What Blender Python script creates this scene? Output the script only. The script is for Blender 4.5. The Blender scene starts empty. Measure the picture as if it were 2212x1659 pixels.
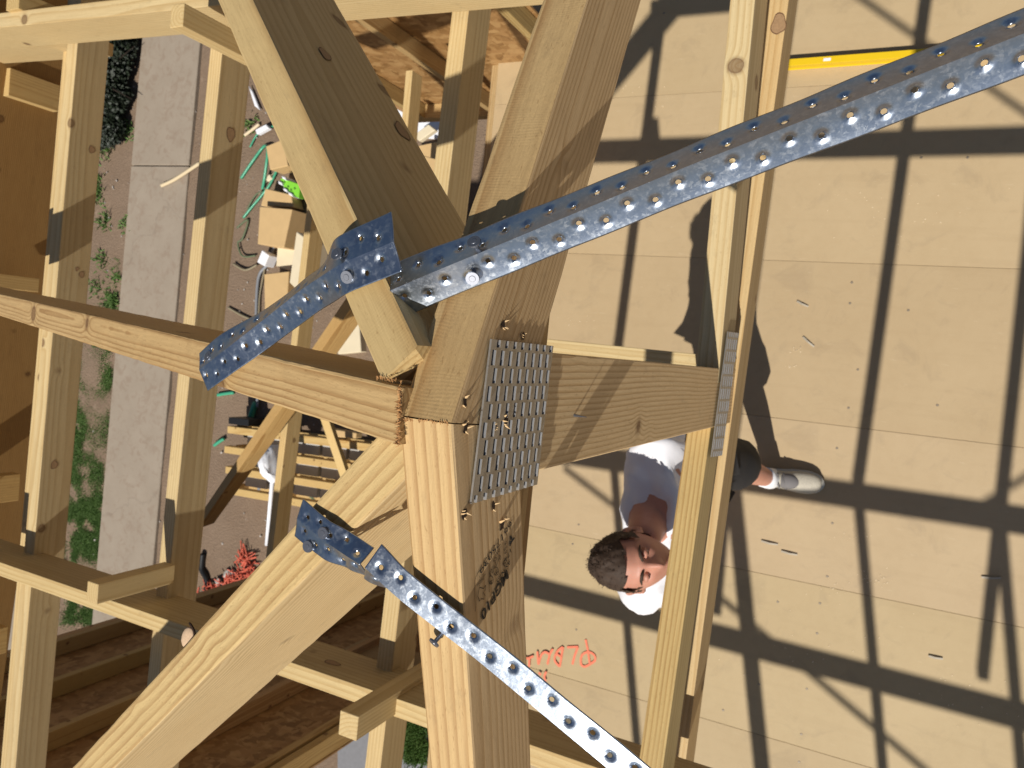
import bpy, bmesh, math, random, mathutils
import numpy as np
from mathutils import Vector, Matrix, Quaternion
random.seed(7); np.random.seed(7)
S = bpy.context.scene
COL = S.collection
# ------------------------------------------------------------------ camera, sky, sun
H = 3.70                      # camera height above the chipboard floor (floor z = 0)
GZ = -2.60                    # outside ground
F = 1662.0; CX = 1106.0; CY = 829.5      # photo measured at 2212 x 1659
TILT = math.radians(26.0)
cT, sT = math.cos(TILT), math.sin(TILT)
cam = bpy.data.cameras.new("camera"); camo = bpy.data.objects.new("camera", cam); COL.objects.link(camo)
cam.sensor_width = 36.0; cam.lens = 36.0*F/2212.0
cam.clip_start = 0.02; cam.clip_end = 500
camo.location = (0, 0, H); camo.rotation_euler = (0, -(-TILT), 0)
cam.dof.use_dof = True; cam.dof.focus_distance = 0.50; cam.dof.aperture_fstop = 24.0
S.camera = camo
KX, KY = -0.065, 0.728          # shadow offset per metre of height
sd = Vector((-KX, -KY, 1.0)).normalized()
world = bpy.data.worlds.new("World"); S.world = world; world.use_nodes = True
wn = world.node_tree
sky = wn.nodes.new("ShaderNodeTexSky"); sky.sky_type = 'NISHITA'; sky.sun_disc = False
sky.sun_elevation = math.asin(sd.z); sky.sun_rotation = math.atan2(sd.x, sd.y)
wn.links.new(sky.outputs[0], wn.nodes["Background"].inputs[0]); wn.nodes["Background"].inputs[1].default_value = 0.05
sun = bpy.data.lights.new("sun", 'SUN'); sun.energy = 5.0; sun.angle = math.radians(0.53); sun.color = (1.0, 0.95, 0.87)
suno = bpy.data.objects.new("sun", sun); COL.objects.link(suno)
suno.rotation_euler = sd.to_track_quat('Z', 'Y').to_euler()
S.view_settings.view_transform = 'Standard'; S.view_settings.look = 'None'
S.view_settings.gamma = 1.0; S.view_settings.exposure = -0.05; S.view_settings.use_curve_mapping = False
S.render.engine = 'CYCLES'

# ------------------------------------------------------------------ helpers
YAW = math.radians(6.1)
EX = Vector((math.cos(YAW), -math.sin(YAW), 0)); EY = Vector((math.sin(YAW), math.cos(YAW), 0)); EZ = Vector((0, 0, 1))
def ray(px, py):
    a = (px-CX)/F; b = (CY-py)/F
    return Vector((a*cT - sT, b, -(a*sT + cT)))
def at(px, py, h):
    r = ray(px, py); s = h/(-r.z)
    return Vector((r.x*s, r.y*s, H-h))
def tag(o, label=None, cat=None, group=None, kind=None):
    if label: o['label'] = label
    if cat: o['category'] = cat
    if group: o['group'] = group
    if kind: o['kind'] = kind
    return o
def empty(name, loc, label, cat, group=None, kind=None):
    o = bpy.data.objects.new(name, None); COL.objects.link(o); o.location = loc; o.empty_display_size = 0.05
    return tag(o, label, cat, group, kind)
def link(name, me, mat, parent=None, M=None):
    o = bpy.data.objects.new(name, me); COL.objects.link(o)
    if mat is not None and not me.materials: me.materials.append(mat)
    M = M or Matrix.Identity(4)
    if parent:
        o.parent = parent
        P = Matrix.Translation(parent.location) if parent.type == 'EMPTY' else parent_mw(parent)
        o.matrix_local = P.inverted() @ M
    else:
        o.matrix_world = M
    o['_'] = 0; del o['_']
    MW[o.name] = M
    return o
MW = {}
def parent_mw(o):
    return MW[o.name] if o.name in MW else Matrix.Translation(o.location)
def mesh(name, vs, fs, smooth=False):
    me = bpy.data.meshes.new(name); me.from_pydata([tuple(v) for v in vs], [], fs); me.update()
    if smooth: me.polygons.foreach_set('use_smooth', [True]*len(me.polygons))
    return me
def bm_mesh(name, bm, smooth=False):
    me = bpy.data.meshes.new(name); bm.normal_update(); bm.to_mesh(me); bm.free()
    if smooth: me.polygons.foreach_set('use_smooth', [True]*len(me.polygons))
    return me
def add_box(bm, c, s, R=None):
    m = Matrix.Translation(c) @ (R.to_4x4() if R else Matrix.Identity(4)) @ Matrix.Diagonal((s[0], s[1], s[2], 1))
    return bmesh.ops.create_cube(bm, size=1.0, matrix=m)['verts']
def frame(o, x, y, z):
    M = Matrix.Identity(4)
    for i, v in enumerate((x, y, z)):
        for j in range(3): M[j][i] = v[j]
    for j in range(3): M[j][3] = o[j]
    return M
def tube(bm, pts, r, n=8):
    pts = [Vector(p) for p in pts]; rings = []
    for i, p in enumerate(pts):
        t = (pts[min(i+1, len(pts)-1)] - pts[max(i-1, 0)]).normalized()
        u = t.orthogonal().normalized() if i == 0 else (u0 - t*u0.dot(t)).normalized()
        u0 = u; v = t.cross(u)
        rr = r[i] if isinstance(r, (list, tuple)) else r
        rings.append([bm.verts.new(p + (u*math.cos(k*2*math.pi/n) + v*math.sin(k*2*math.pi/n))*rr) for k in range(n)])
    for a, b in zip(rings, rings[1:]):
        for k in range(n): bm.faces.new((a[k], a[(k+1) % n], b[(k+1) % n], b[k]))
    bm.faces.new(rings[0][::-1]); bm.faces.new(rings[-1])
def smooth_path(pts, n=6):
    pts = [Vector(p) for p in pts]; out = []
    for i in range(len(pts)-1):
        p0 = pts[max(i-1, 0)]; p1 = pts[i]; p2 = pts[i+1]; p3 = pts[min(i+2, len(pts)-1)]
        for k in range(n):
            t = k/n
            out.append(0.5*((2*p1)+(p2-p0)*t+(2*p0-5*p1+4*p2-p3)*t*t+(-p0+3*p1-3*p2+p3)*t**3))
    out.append(pts[-1]); return out

# ------------------------------------------------------------------ materials
class NT:
    def __init__(s, name):
        s.m = bpy.data.materials.new(name); s.m.use_nodes = True; s.t = s.m.node_tree; s.b = s.t.nodes["Principled BSDF"]
    def n(s, ty, **kw):
        nd = s.t.nodes.new(ty)
        for k, v in kw.items(): setattr(nd, k, v)
        return nd
    def l(s, a, b): s.t.links.new(a, b)
    def put(s, sock, v):
        if hasattr(v, 'links'): s.l(v, sock)
        else: sock.default_value = v
    def math(s, op, a, b=0.0, c=0.0, clamp=False):
        nd = s.n("ShaderNodeMath", operation=op, use_clamp=clamp)
        for i, v in enumerate((a, b, c)): s.put(nd.inputs[i], v)
        return nd.outputs[0]
    def vmath(s, op, a, b=(0, 0, 0)):
        nd = s.n("ShaderNodeVectorMath", operation=op); s.put(nd.inputs[0], a); s.put(nd.inputs[1], b)
        return nd.outputs[0]
    def noise(s, vec, scale, detail=3.0, rough=0.5, dist=0.0, col=False):
        nd = s.n("ShaderNodeTexNoise"); s.put(nd.inputs['Vector'], vec)
        nd.inputs['Scale'].default_value = scale; nd.inputs['Detail'].default_value = detail
        nd.inputs['Roughness'].default_value = rough; nd.inputs['Distortion'].default_value = dist
        return nd.outputs['Color' if col else 'Fac']
    def ramp(s, f, stops, interp='LINEAR'):
        nd = s.n("ShaderNodeValToRGB"); nd.color_ramp.interpolation = interp
        e = nd.color_ramp.elements
        while len(e) < len(stops): e.new(0.5)
        for el, (p, c) in zip(e, stops):
            el.position = p; el.color = (c[0], c[1], c[2], 1) if hasattr(c, '__len__') else (c, c, c, 1)
        s.l(f, nd.inputs[0]); return nd.outputs[0]
    def mix(s, f, a, b, mode='MIX'):
        nd = s.n("ShaderNodeMix", data_type='RGBA', blend_type=mode)
        s.put(nd.inputs[0], f); s.put(nd.inputs[6], a); s.put(nd.inputs[7], b); return nd.outputs[2]
    def bump(s, h, strength=0.3, dist=0.001, prev=None):
        nd = s.n("ShaderNodeBump"); nd.inputs['Strength'].default_value = strength; nd.inputs['Distance'].default_value = dist
        s.put(nd.inputs['Height'], h)
        if prev is not None: s.l(prev, nd.inputs['Normal'])
        return nd.outputs[0]
    def obj(s): return s.n("ShaderNodeTexCoord").outputs['Object']
    def set(s, **kw):
        for k, v in kw.items(): s.put(s.b.inputs[k.replace('_', ' ')], v)
def c4(c): return (c[0], c[1], c[2], 1.0)

def wood_material(name, early, late, ring=0.0060, rough_sawn=0.35, knots=True):
    W = NT(name)
    info = W.n("ShaderNodeObjectInfo"); rnd = info.outputs['Random']
    p = W.obj()
    off = W.n("ShaderNodeCombineXYZ"); W.l(W.math('MULTIPLY', rnd, 37.0), off.inputs[0]); W.l(W.math('MULTIPLY', rnd, 11.0), off.inputs[1]); W.l(W.math('MULTIPLY', rnd, 23.0), off.inputs[2])
    q = W.vmath('ADD', p, off.outputs[0])
    stre = W.vmath('MULTIPLY', q, (0.28, 1.0, 1.0))
    sep = W.n("ShaderNodeSeparateXYZ"); W.l(p, sep.inputs[0])
    # pith well outside or at the edge of the section, different for each stick
    r1 = W.math('FRACT', W.math('MULTIPLY', rnd, 7.31)); r2 = W.math('FRACT', W.math('MULTIPLY', rnd, 13.77))
    cy = W.math('MULTIPLY', W.math('SUBTRACT', r1, 0.5), 0.10)
    cz = W.math('ADD', W.math('MULTIPLY', r2, -0.10), 0.02)
    w1 = W.noise(stre, 3.2, 2.0, 0.45); w2 = W.noise(W.vmath('ADD', stre, (5, 5, 5)), 14.0, 2.0, 0.5)
    vor = W.n("ShaderNodeTexVoronoi", feature='F1'); vor.inputs['Scale'].default_value = 8.0; W.l(q, vor.inputs['Vector'])
    kd = vor.outputs['Distance']
    yy = W.math('SUBTRACT', sep.outputs[1], cy); zz = W.math('SUBTRACT', sep.outputs[2], cz)
    rr = W.math('SQRT', W.math('ADD', W.math('MULTIPLY', yy, yy), W.math('MULTIPLY', zz, zz)))
    rr = W.math('ADD', rr, W.math('MULTIPLY', w1, 0.030)); rr = W.math('ADD', rr, W.math('MULTIPLY', w2, 0.0035))
    if knots:
        g = W.math('POWER', W.math('SUBTRACT', 1.0, W.math('MULTIPLY', kd, 3.2), clamp=True), 3.0)
        rr = W.math('ADD', rr, W.math('MULTIPLY', g, 0.016))
    ph = W.math('FRACT', W.math('DIVIDE', rr, ring))
    line = W.ramp(ph, [(0.0, 0.0), (0.45, 0.10), (0.82, 0.85), (0.93, 1.0), (1.0, 0.0)])
    lam = W.noise(stre, 30.0, 2.0, 0.5)
    line = W.math('MULTIPLY', line, W.math('ADD', W.math('MULTIPLY', lam, 0.9), 0.35), clamp=True)
    fib = W.noise(W.vmath('MULTIPLY', q, (16.0, 420.0, 420.0)), 1.0, 3.0, 0.6)
    blot = W.noise(W.vmath('MULTIPLY', q, (2.0, 7.0, 7.0)), 1.0, 3.0, 0.6)
    col = W.mix(line, c4(early), c4(late))
    col = W.mix(W.math('MULTIPLY', W.ramp(fib, [(0.35, 1.0), (0.62, 0.0)]), 0.22), col, c4([x*0.62 for x in late]))
    col = W.mix(W.math('MULTIPLY', W.ramp(blot, [(0.40, 0.0), (0.75, 1.0)]), 0.35), col, c4([early[0]*0.80, early[1]*0.70, early[2]*0.58]))
    spk = W.noise(W.vmath('MULTIPLY', q, (150.0, 620.0, 620.0)), 1.0, 2.0, 0.6)
    col = W.mix(W.math('MULTIPLY', W.ramp(spk, [(0.62, 0.0), (0.72, 1.0)]), 0.35), col, c4([late[0]*0.6, late[1]*0.5, late[2]*0.4]))
    if knots:
        kq = W.math('ADD', kd, W.math('MULTIPLY', W.math('SUBTRACT', W.noise(q, 60.0, 3.0), 0.5), 0.05))
        km = W.ramp(kq, [(0.045, 0.75), (0.072, 0.8), (0.082, 1.0), (0.095, 0.45), (0.13, 0.0)])
        col = W.mix(W.math('MULTIPLY', km, 0.85), col, (0.11, 0.05, 0.022, 1))
    dirt = W.noise(W.vmath('MULTIPLY', q, (18.0, 34.0, 34.0)), 1.0, 6.0, 0.75)
    col = W.mix(W.math('MULTIPLY', W.ramp(dirt, [(0.58, 0.0), (0.74, 1.0)]), 0.30), col, (0.17, 0.12, 0.075, 1))
    sawm = W.math('SINE', W.math('ADD', W.math('MULTIPLY', sep.outputs[0], 2600.0), W.math('MULTIPLY', W.noise(q, 40.0, 2.0), 14.0)))
    tint = W.mix(1.0, col, info.outputs['Color'], 'MULTIPLY')
    W.set(Base_Color=tint, Roughness=W.math('ADD', W.math('MULTIPLY', fib, 0.25), 0.50), Specular_IOR_Level=0.28)
    b1 = W.bump(W.noise(W.vmath('MULTIPLY', q, (90.0, 300.0, 300.0)), 1.0, 4.0, 0.7), rough_sawn, 0.0009)
    b2 = W.bump(W.math('SUBTRACT', 1.0, line), 0.16, 0.0006, b1)
    b3 = W.bump(W.math('MULTIPLY', sawm, W.ramp(W.noise(q, 22.0, 2.0), [(0.45, 0.0), (0.65, 1.0)])), 0.10, 0.0003, b2)
    W.l(b3, W.b.inputs['Normal'])
    return W.m
WOOD = wood_material("pine", (0.53, 0.405, 0.215), (0.33, 0.205, 0.085))
WOODC = wood_material("pine_rough", (0.56, 0.42, 0.22), (0.35, 0.215, 0.095), 0.0085, 0.75)
WOODB = wood_material("pine_wavy", (0.53, 0.38, 0.19), (0.28, 0.155, 0.06), 0.0048, 0.45)
WOODP = wood_material("pine_pale", (0.63, 0.51, 0.29), (0.49, 0.35, 0.165), 0.0075, 0.15)

WOODS = wood_material("pine_face_sunlit", (0.66, 0.52, 0.32), (0.43, 0.29, 0.145), 0.0050, 0.2)  # dressed timber faces, paled to stand in for grazing sun
WOODJ = wood_material("pine_joist_face_shaded", (0.50, 0.41, 0.245), (0.39, 0.295, 0.155), 0.011, 0.12)  # greyer side faces, darkened to stand in for weak light on them
def galv():
    W = NT("galvanised_steel"); p = W.obj()
    v = W.n("ShaderNodeTexVoronoi"); v.inputs['Scale'].default_value = 420.0; W.l(W.vmath('ADD', p, W.vmath('MULTIPLY', W.noise(p, 300.0, 2.0, col=True), (0.006, 0.006, 0.006))), v.inputs['Vector'])
    big = W.noise(p, 260.0, 5.0, 0.75); fine = W.noise(p, 900.0, 3.0, 0.6)
    f = W.ramp(big, [(0.40, 0.0), (0.60, 1.0)])
    sp = W.ramp(v.outputs['Color'], [(0.3, 0.0), (0.75, 1.0)])
    m = W.math('MULTIPLY', f, sp)
    col = W.mix(m, (0.40, 0.46, 0.55, 1), (0.52, 0.56, 0.61, 1))
    W.set(Base_Color=col, Metallic=1.0, Roughness=W.math('ADD', W.math('MULTIPLY', m, 0.10), W.math('ADD', W.math('MULTIPLY', fine, 0.10), 0.25)))
    W.l(W.bump(W.noise(p, 260.0, 3.0, 0.6), 0.10, 0.0006), W.b.inputs['Normal'])
    return W.m
GALV = galv()
def plate_mat():
    W = NT("nail_plate_steel"); p = W.obj()
    n1 = W.noise(p, 160.0, 4.0, 0.7); n2 = W.noise(p, 700.0, 3.0, 0.6)
    col = W.mix(n1, (0.26, 0.25, 0.23, 1), (0.42, 0.405, 0.38, 1)); col = W.mix(W.math('MULTIPLY', W.ramp(n2, [(0.62, 0), (0.7, 1)]), 0.5), col, (0.14, 0.13, 0.12, 1))
    W.set(Base_Color=col, Metallic=0.75, Roughness=0.48)
    W.l(W.bump(n2, 0.2, 0.0003), W.b.inputs['Normal']); return W.m
PLATE = plate_mat()
SLOT_C = (0.02, 0.018, 0.016)  # near-black, stands in for the shade inside the plate slots
def plain(name, c, rough=0.6, metal=0.0, nz=0.0, ns=30.0, spec=0.4, bump=0.0):
    W = NT(name); p = W.obj()
    n = W.noise(p, ns, 4.0, 0.6)
    col = W.mix(n, c4([x*(1-nz) for x in c]), c4([min(1, x*(1+nz)) for x in c]))
    W.set(Base_Color=col, Roughness=rough, Metallic=metal, Specular_IOR_Level=spec)
    if bump: W.l(W.bump(n, bump, 0.004), W.b.inputs['Normal'])
    return W.m
def chip_mat():
    W = NT("yellow_chipboard"); p = W.obj(); info = W.n("ShaderNodeObjectInfo")
    q = W.vmath('ADD', p, W.vmath('MULTIPLY', W.n("ShaderNodeCombineXYZ").outputs[0], (1, 1, 1)))
    fine = W.noise(p, 260.0, 3.0, 0.7); mid = W.noise(p, 22.0, 4.0, 0.6); big = W.noise(p, 2.2, 4.0, 0.55)
    streak = W.noise(W.vmath('MULTIPLY', p, (1.2, 16.0, 1.0)), 1.0, 4.0, 0.6)
    col = W.mix(fine, (0.40, 0.293, 0.163, 1), (0.485, 0.37, 0.22, 1))
    col = W.mix(W.math('MULTIPLY', W.ramp(mid, [(0.45, 0), (0.8, 1)]), 0.25), col, (0.36, 0.255, 0.135, 1))
    col = W.mix(W.math('MULTIPLY', W.ramp(big, [(0.35, 0), (0.7, 1)]), 0.30), col, (0.53, 0.41, 0.25, 1))
    col = W.mix(W.math('MULTIPLY', W.ramp(streak, [(0.52, 0), (0.75, 1)]), 0.22), col, (0.34, 0.245, 0.135, 1))
    sm = W.noise(W.vmath('ADD', p, (7, 3, 0)), 5.5, 7.0, 0.72, 0.8)
    col = W.mix(W.math('MULTIPLY', W.ramp(sm, [(0.54, 0), (0.66, 1)]), 0.28), col, (0.30, 0.225, 0.14, 1))
    scf = W.noise(W.vmath('MULTIPLY', p, (9.0, 70.0, 1.0)), 1.0, 3.0, 0.7)
    col = W.mix(W.math('MULTIPLY', W.ramp(scf, [(0.66, 0), (0.72, 1)]), 0.30), col, (0.62, 0.52, 0.36, 1))
    col = W.mix(1.0, col, info.outputs['Color'], 'MULTIPLY')
    W.set(Base_Color=col, Roughness=0.62, Specular_IOR_Level=0.3)
    W.l(W.bump(fine, 0.12, 0.0008), W.b.inputs['Normal']); return W.m
CHIP = chip_mat()
def osb_mat():
    W = NT("strand_board"); p = W.obj()
    wp = W.vmath('ADD', p, W.vmath('MULTIPLY', W.noise(p, 9.0, 2.0, col=True), (0.06, 0.06, 0.06)))
    def fl(sx, sz, sc, o):
        v = W.n("ShaderNodeTexVoronoi"); v.inputs['Scale'].default_value = sc
        W.l(W.vmath('ADD', W.vmath('MULTIPLY', wp, (sx, 1.0, sz)), (o, o, o)), v.inputs['Vector']); return v.outputs['Color']
    a = W.ramp(fl(1.0, 0.35, 34.0, 0), [(0.1, (0.20, 0.10, 0.03)), (0.5, (0.31, 0.165, 0.055)), (0.9, (0.42, 0.25, 0.10))])
    b = W.ramp(fl(0.4, 1.0, 30.0, 3.3), [(0.1, (0.23, 0.12, 0.037)), (0.5, (0.35, 0.19, 0.07)), (0.9, (0.46, 0.28, 0.115))])
    col = W.mix(W.ramp(W.noise(p, 16.0, 2.0), [(0.45, 0), (0.55, 1)]), a, b)
    W.set(Base_Color=col, Roughness=0.6); W.l(W.bump(W.noise(p, 60.0, 3.0), 0.3, 0.001), W.b.inputs['Normal']); return W.m
OSB = osb_mat()
def conc_mat():
    W = NT("footpath_concrete"); p = W.obj()
    a = W.noise(p, 3.0, 6.0, 0.65); b = W.noise(p, 60.0, 3.0, 0.7); c = W.noise(p, 9.0, 5.0, 0.7, 0.6)
    col = W.mix(a, (0.25, 0.20, 0.145, 1), (0.36, 0.30, 0.23, 1)); col = W.mix(W.math('MULTIPLY', b, 0.3), col, (0.27, 0.22, 0.18, 1))
    col = W.mix(W.math('MULTIPLY', W.ramp(c, [(0.50, 0), (0.64, 1)]), 0.55), col, (0.235, 0.17, 0.12, 1)); vv = W.n('ShaderNodeTexVoronoi', feature='DISTANCE_TO_EDGE'); vv.inputs['Scale'].default_value = 0.30; W.l(W.vmath('ADD', p, W.vmath('MULTIPLY', W.noise(p, 3.0, 4.0, 0.6, col=True), (0.5, 0.5, 0.5))), vv.inputs['Vector']); col = W.mix(W.math('MULTIPLY', W.ramp(vv.outputs['Distance'], [(0.0015, 1), (0.004, 0)]), 0.25), col, (0.13, 0.095, 0.07, 1))
    W.set(Base_Color=col, Roughness=0.85); W.l(W.bump(b, 0.3, 0.003), W.b.inputs['Normal']); return W.m
CONC = conc_mat()
def soil_mat():
    W = NT("bare_soil"); p = W.obj()
    a = W.noise(p, 2.5, 6.0, 0.65); b = W.noise(p, 45.0, 4.0, 0.7); c = W.noise(p, 12.0, 5.0, 0.6)
    col = W.mix(a, (0.20, 0.14, 0.095, 1), (0.30, 0.225, 0.16, 1)); col = W.mix(W.math('MULTIPLY', b, 0.45), col, (0.17, 0.105, 0.07, 1))
    col = W.mix(W.math('MULTIPLY', W.ramp(c, [(0.6, 0), (0.72, 1)]), 0.4), col, (0.40, 0.30, 0.22, 1))
    W.set(Base_Color=col, Roughness=0.95, Specular_IOR_Level=0.1); W.l(W.bump(b, 0.9, 0.02), W.b.inputs['Normal']); return W.m
SOIL = soil_mat()
BLACKP = plain("black_plastic", (0.012, 0.012, 0.013), 0.5)
WHITE = plain("white_plastic", (0.80, 0.81, 0.85), 0.75, nz=0.04)
SHADOWGAP = plain("dark_joint", (0.42, 0.32, 0.19), 0.9)
SLOT = plain("slot_shade", SLOT_C, 0.8)
INK = plain("black_ink", (0.018, 0.017, 0.02), 0.7)

# ------------------------------------------------------------------ timber
def chamf_box(L, w, d, side, x0=0.0, bevel=0.0015):
    # local: X along, Y across (towards the far top edge), Z up; reference edge at y=0,z=0
    bm = bmesh.new()
    add_box(bm, Vector((x0+L/2, side*w/2, -d/2)), (L, w, d))
    if bevel:
        es = [e for e in bm.edges if abs((e.verts[0].co-e.verts[1].co).x) > L*0.5]
        bmesh.ops.bevel(bm, geom=es, offset=bevel, segments=2, profile=0.6, affect='EDGES')
    return bm
def timber(name, P0, P1, w, d, side=1, mat=None, tint=(1, 1, 1), parent=None, ext=(0, 0), label=None, cat=None, group=None, bevel=0.0015, cuts=None, upright=True, side_mat=None, rough=0.0):
    """stick whose reference top edge runs P0->P1; width goes to the left (side=1) or right (side=-1) of that line."""
    x = (P1-P0); L = x.length; x.normalize()
    y = EZ.cross(x).normalized(); z = x.cross(y)
    M = frame(P0, x, y, z)
    bm = chamf_box(L+ext[0]+ext[1], w, d, side, -ext[0], bevel)
    if cuts:
        for (co, no) in cuts:     # world plane cuts: removes the +no side
            Mi = M.inverted(); lc = Mi @ co; ln = (M.to_3x3().inverted() @ no).normalized()
            g = bmesh.ops.bisect_plane(bm, geom=bm.verts[:]+bm.edges[:]+bm.faces[:], plane_co=lc, plane_no=ln, clear_outer=True)
            ed = [e for e in g['geom_cut'] if isinstance(e, bmesh.types.BMEdge)]
            try: bmesh.ops.contextual_create(bm, geom=ed)
            except Exception: pass
    if rough:
        le = [e for e in bm.edges if abs((e.verts[0].co-e.verts[1].co).x) > L*0.4]
        bmesh.ops.subdivide_edges(bm, edges=le, cuts=int(L/0.006), use_grid_fill=True)
        sd_ = (P0.x*91+P1.y*37) % 50
        for v in bm.verts:
            q = v.co; nz = mathutils.noise.noise(Vector((q.x*38+sd_, q.y*60, q.z*60))) + 0.7*mathutils.noise.noise(Vector((q.x*160+sd_, q.y*90, q.z*90)))
            c_ = Vector((0, q.y-side*w/2, q.z+d/2)); edge = (abs(c_.y) > w*0.44) and (abs(c_.z) > d*0.44)
            amp = rough*(1.0 if edge else 0.25)
            v.co -= Vector((0, math.copysign(1, c_.y)*abs(nz)*amp, math.copysign(1, c_.z)*abs(nz)*amp))
    me = bm_mesh(name, bm)
    o = link(name, me, mat or WOOD, parent, M)
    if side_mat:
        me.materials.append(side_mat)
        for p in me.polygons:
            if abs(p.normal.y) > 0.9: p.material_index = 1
    o.color = (*tint, 1)
    if label or cat: tag(o, label, cat, group)
    return o
def solve_wd(p0, p1, h0, h1, qw, qd):
    """width and depth of a stick from one pixel on the far top edge and one on the lower edge of its visible side."""
    P0, P1 = at(*p0, h0), at(*p1, h1); x = (P1-P0).normalized(); y = EZ.cross(x).normalized(); z = x.cross(y)
    C = Vector((0, 0, H))
    w = d = None
    if qw:
        r = ray(*qw); t = (P0-C).dot(z)/r.dot(z); w = (C+r*t-P0).dot(y)
    if qd:
        r = ray(*qd); t = (P0-C).dot(y)/r.dot(y); d = -(C+r*t-P0).dot(z)
    return w, d
def stick(name, p0, p1, h, qw=None, qd=None, w=None, d=None, side=None, **kw):
    h0, h1 = h if isinstance(h, (tuple, list)) else (h, h)
    sw, sdp = solve_wd(p0, p1, h0, h1, qw, qd)
    W_ = w if w else abs(sw); D_ = d if d else abs(sdp)
    sgn = side if side else (1 if sw > 0 else -1)
    print("STICK %-18s w=%s d=%s" % (name, sw and round(sw, 4), sdp and round(sdp, 4)))
    return timber(name, at(*p0, h0), at(*p1, h1), W_, D_, sgn, **kw)

TR = -0.2325     # plane of the main truss, its east face: x = TR + 0.107 y
def tp(y, h, off=0.0):    # point on the truss plane
    return Vector((TR + 0.107*y + off, y, H-h))
def onplane(px, py, off=0.0):
    r = ray(px, py); n = Vector((1, -0.107, 0)); t = (TR+off)/r.dot(n)
    return Vector((0, 0, H)) + r*t

# ================================================================== GROUND AND PATH
def sheet(name, x0, x1, y0, y1, z, mat, nx=1, ny=1, amp=0.0):
    vs = []; fs = []
    for j in range(ny+1):
        for i in range(nx+1):
            vs.append((x0+(x1-x0)*i/nx, y0+(y1-y0)*j/ny, z + (random.uniform(-amp, amp) if amp else 0)))
    for j in range(ny):
        for i in range(nx):
            a = j*(nx+1)+i; fs.append((a, a+1, a+nx+2, a+nx+1))
    return link(name, mesh(name, vs, fs, True), mat)
gnd = sheet("ground", -150, 150, -150, 150, GZ, SOIL, 2, 2); tag(gnd, kind='structure')
GH = H-GZ
# near ground with clods
bm = bmesh.new(); N = 150
xs = np.linspace(-9.5, -1.2, N); ys = np.linspace(-6, 7, N)
import mathutils
grid = [[bm.verts.new((x, y, GZ+0.012+0.03*mathutils.noise.fractal(Vector((x*1.3, y*1.3, 0)), 1.0, 2.0, 5) )) for x in xs] for y in ys]
for j in range(N-1):
    for i in range(N-1): bm.faces.new((grid[j][i], grid[j][i+1], grid[j+1][i+1], grid[j+1][i]))
o = link("soil_bed", bm_mesh("soil_bed", bm, True), SOIL); tag(o, kind='structure')

# concrete footpath of slabs
path = empty("footpath", at(345, 700, GH), None, None, kind='structure')
pl0, pl1 = at(322, 0, GH), at(206, 1346, GH); pr0 = at(449, 0, GH)
ydir = (pl0-pl1).normalized(); xdir = Vector((ydir.y, -ydir.x, 0)); pw = (pr0-pl0).dot(xdir)
yj = (at(350, 360, GH)-pl0).dot(-ydir)
print("path width", pw, "joint", yj)
def slab(u0, u1, v0, v1, name="slab", zt=0.055):
    bm = bmesh.new()
    c = pl0 - ydir*((u0+u1)/2) + xdir*((v0+v1)/2); c.z = GZ+zt-0.05
    add_box(bm, Vector((0, 0, 0)), (v1-v0-0.012, u1-u0-0.012, 0.10)); bmesh.ops.bevel(bm, geom=bm.edges[:], offset=0.008, segments=1, affect='EDGES')
    return link(name, bm_mesh(name, bm), CONC, path, frame(c, xdir, ydir, EZ))
edges_u = [yj-4.2, yj-1.9, yj, yj+5.2, yj+9.6]
for a, b in zip(edges_u, edges_u[1:]): slab(a, b, 0, pw)
pc = (at(150, 1400, GH)-pl0)
slab(yj+4.0, yj+9.6, -2.6, -0.9, zt=0.052); slab(yj+6.0, yj+9.6, -0.88, -0.005, zt=0.050)

# paved yard, south side in the house's shade
yard = sheet("paved_yard", 0, 3.6, 0, 3.0, 0, plain("dark_paving", (0.20, 0.20, 0.21), 0.9, nz=0.2, ns=20), 1, 1)
yard.location = (-5.0, -6.2, GZ+0.075); tag(yard, kind='structure')

# ================================================================== CHIPBOARD FLOOR
floor = empty("floor", (0, 0, 0), None, None, kind='structure')
joints = [-3.16, -2.42, -1.67, -0.926, -0.203, 0.515, 1.30, 2.05, 2.80]
def to_world(xb, yb, z): return EX*xb + EY*yb + EZ*z
XL, XR = -2.06, 3.6
for i, (a, b) in enumerate(zip(joints, joints[1:])):
    cuts_x = [XL, XL+[3.3, 3.6, 3.2, 3.5, 3.3, 3.6, 3.2, 3.5][i], XR]
    if b < -1.6: cuts_x[0] = -1.95
    for u, v in zip(cuts_x, cuts_x[1:]):
        bm = bmesh.new(); add_box(bm, Vector((0, 0, -0.0095)), (v-u-0.001, b-a-0.001, 0.019))
        bmesh.ops.bevel(bm, geom=bm.edges[:], offset=0.0012, segments=1, affect='EDGES')
        g = link("floor_panel", bm_mesh("floor_panel", bm), CHIP, floor, frame(to_world((u+v)/2, (a+b)/2, 0), EX, EY, EZ))
        t = random.uniform(0.94, 1.05); g.color = (t, t*random.uniform(0.98, 1.01), t*random.uniform(0.95, 1.0), 1)
bm = bmesh.new(); add_box(bm, to_world((XL+XR)/2, (joints[0]+joints[-1])/2, -0.06), (XR-XL-0.05, joints[-1]-joints[0]-0.05, 0.08), Matrix.Rotation(-YAW, 3, 'Z'))
link("floor_underlay", bm_mesh("floor_underlay", bm), SHADOWGAP, floor)
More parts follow.
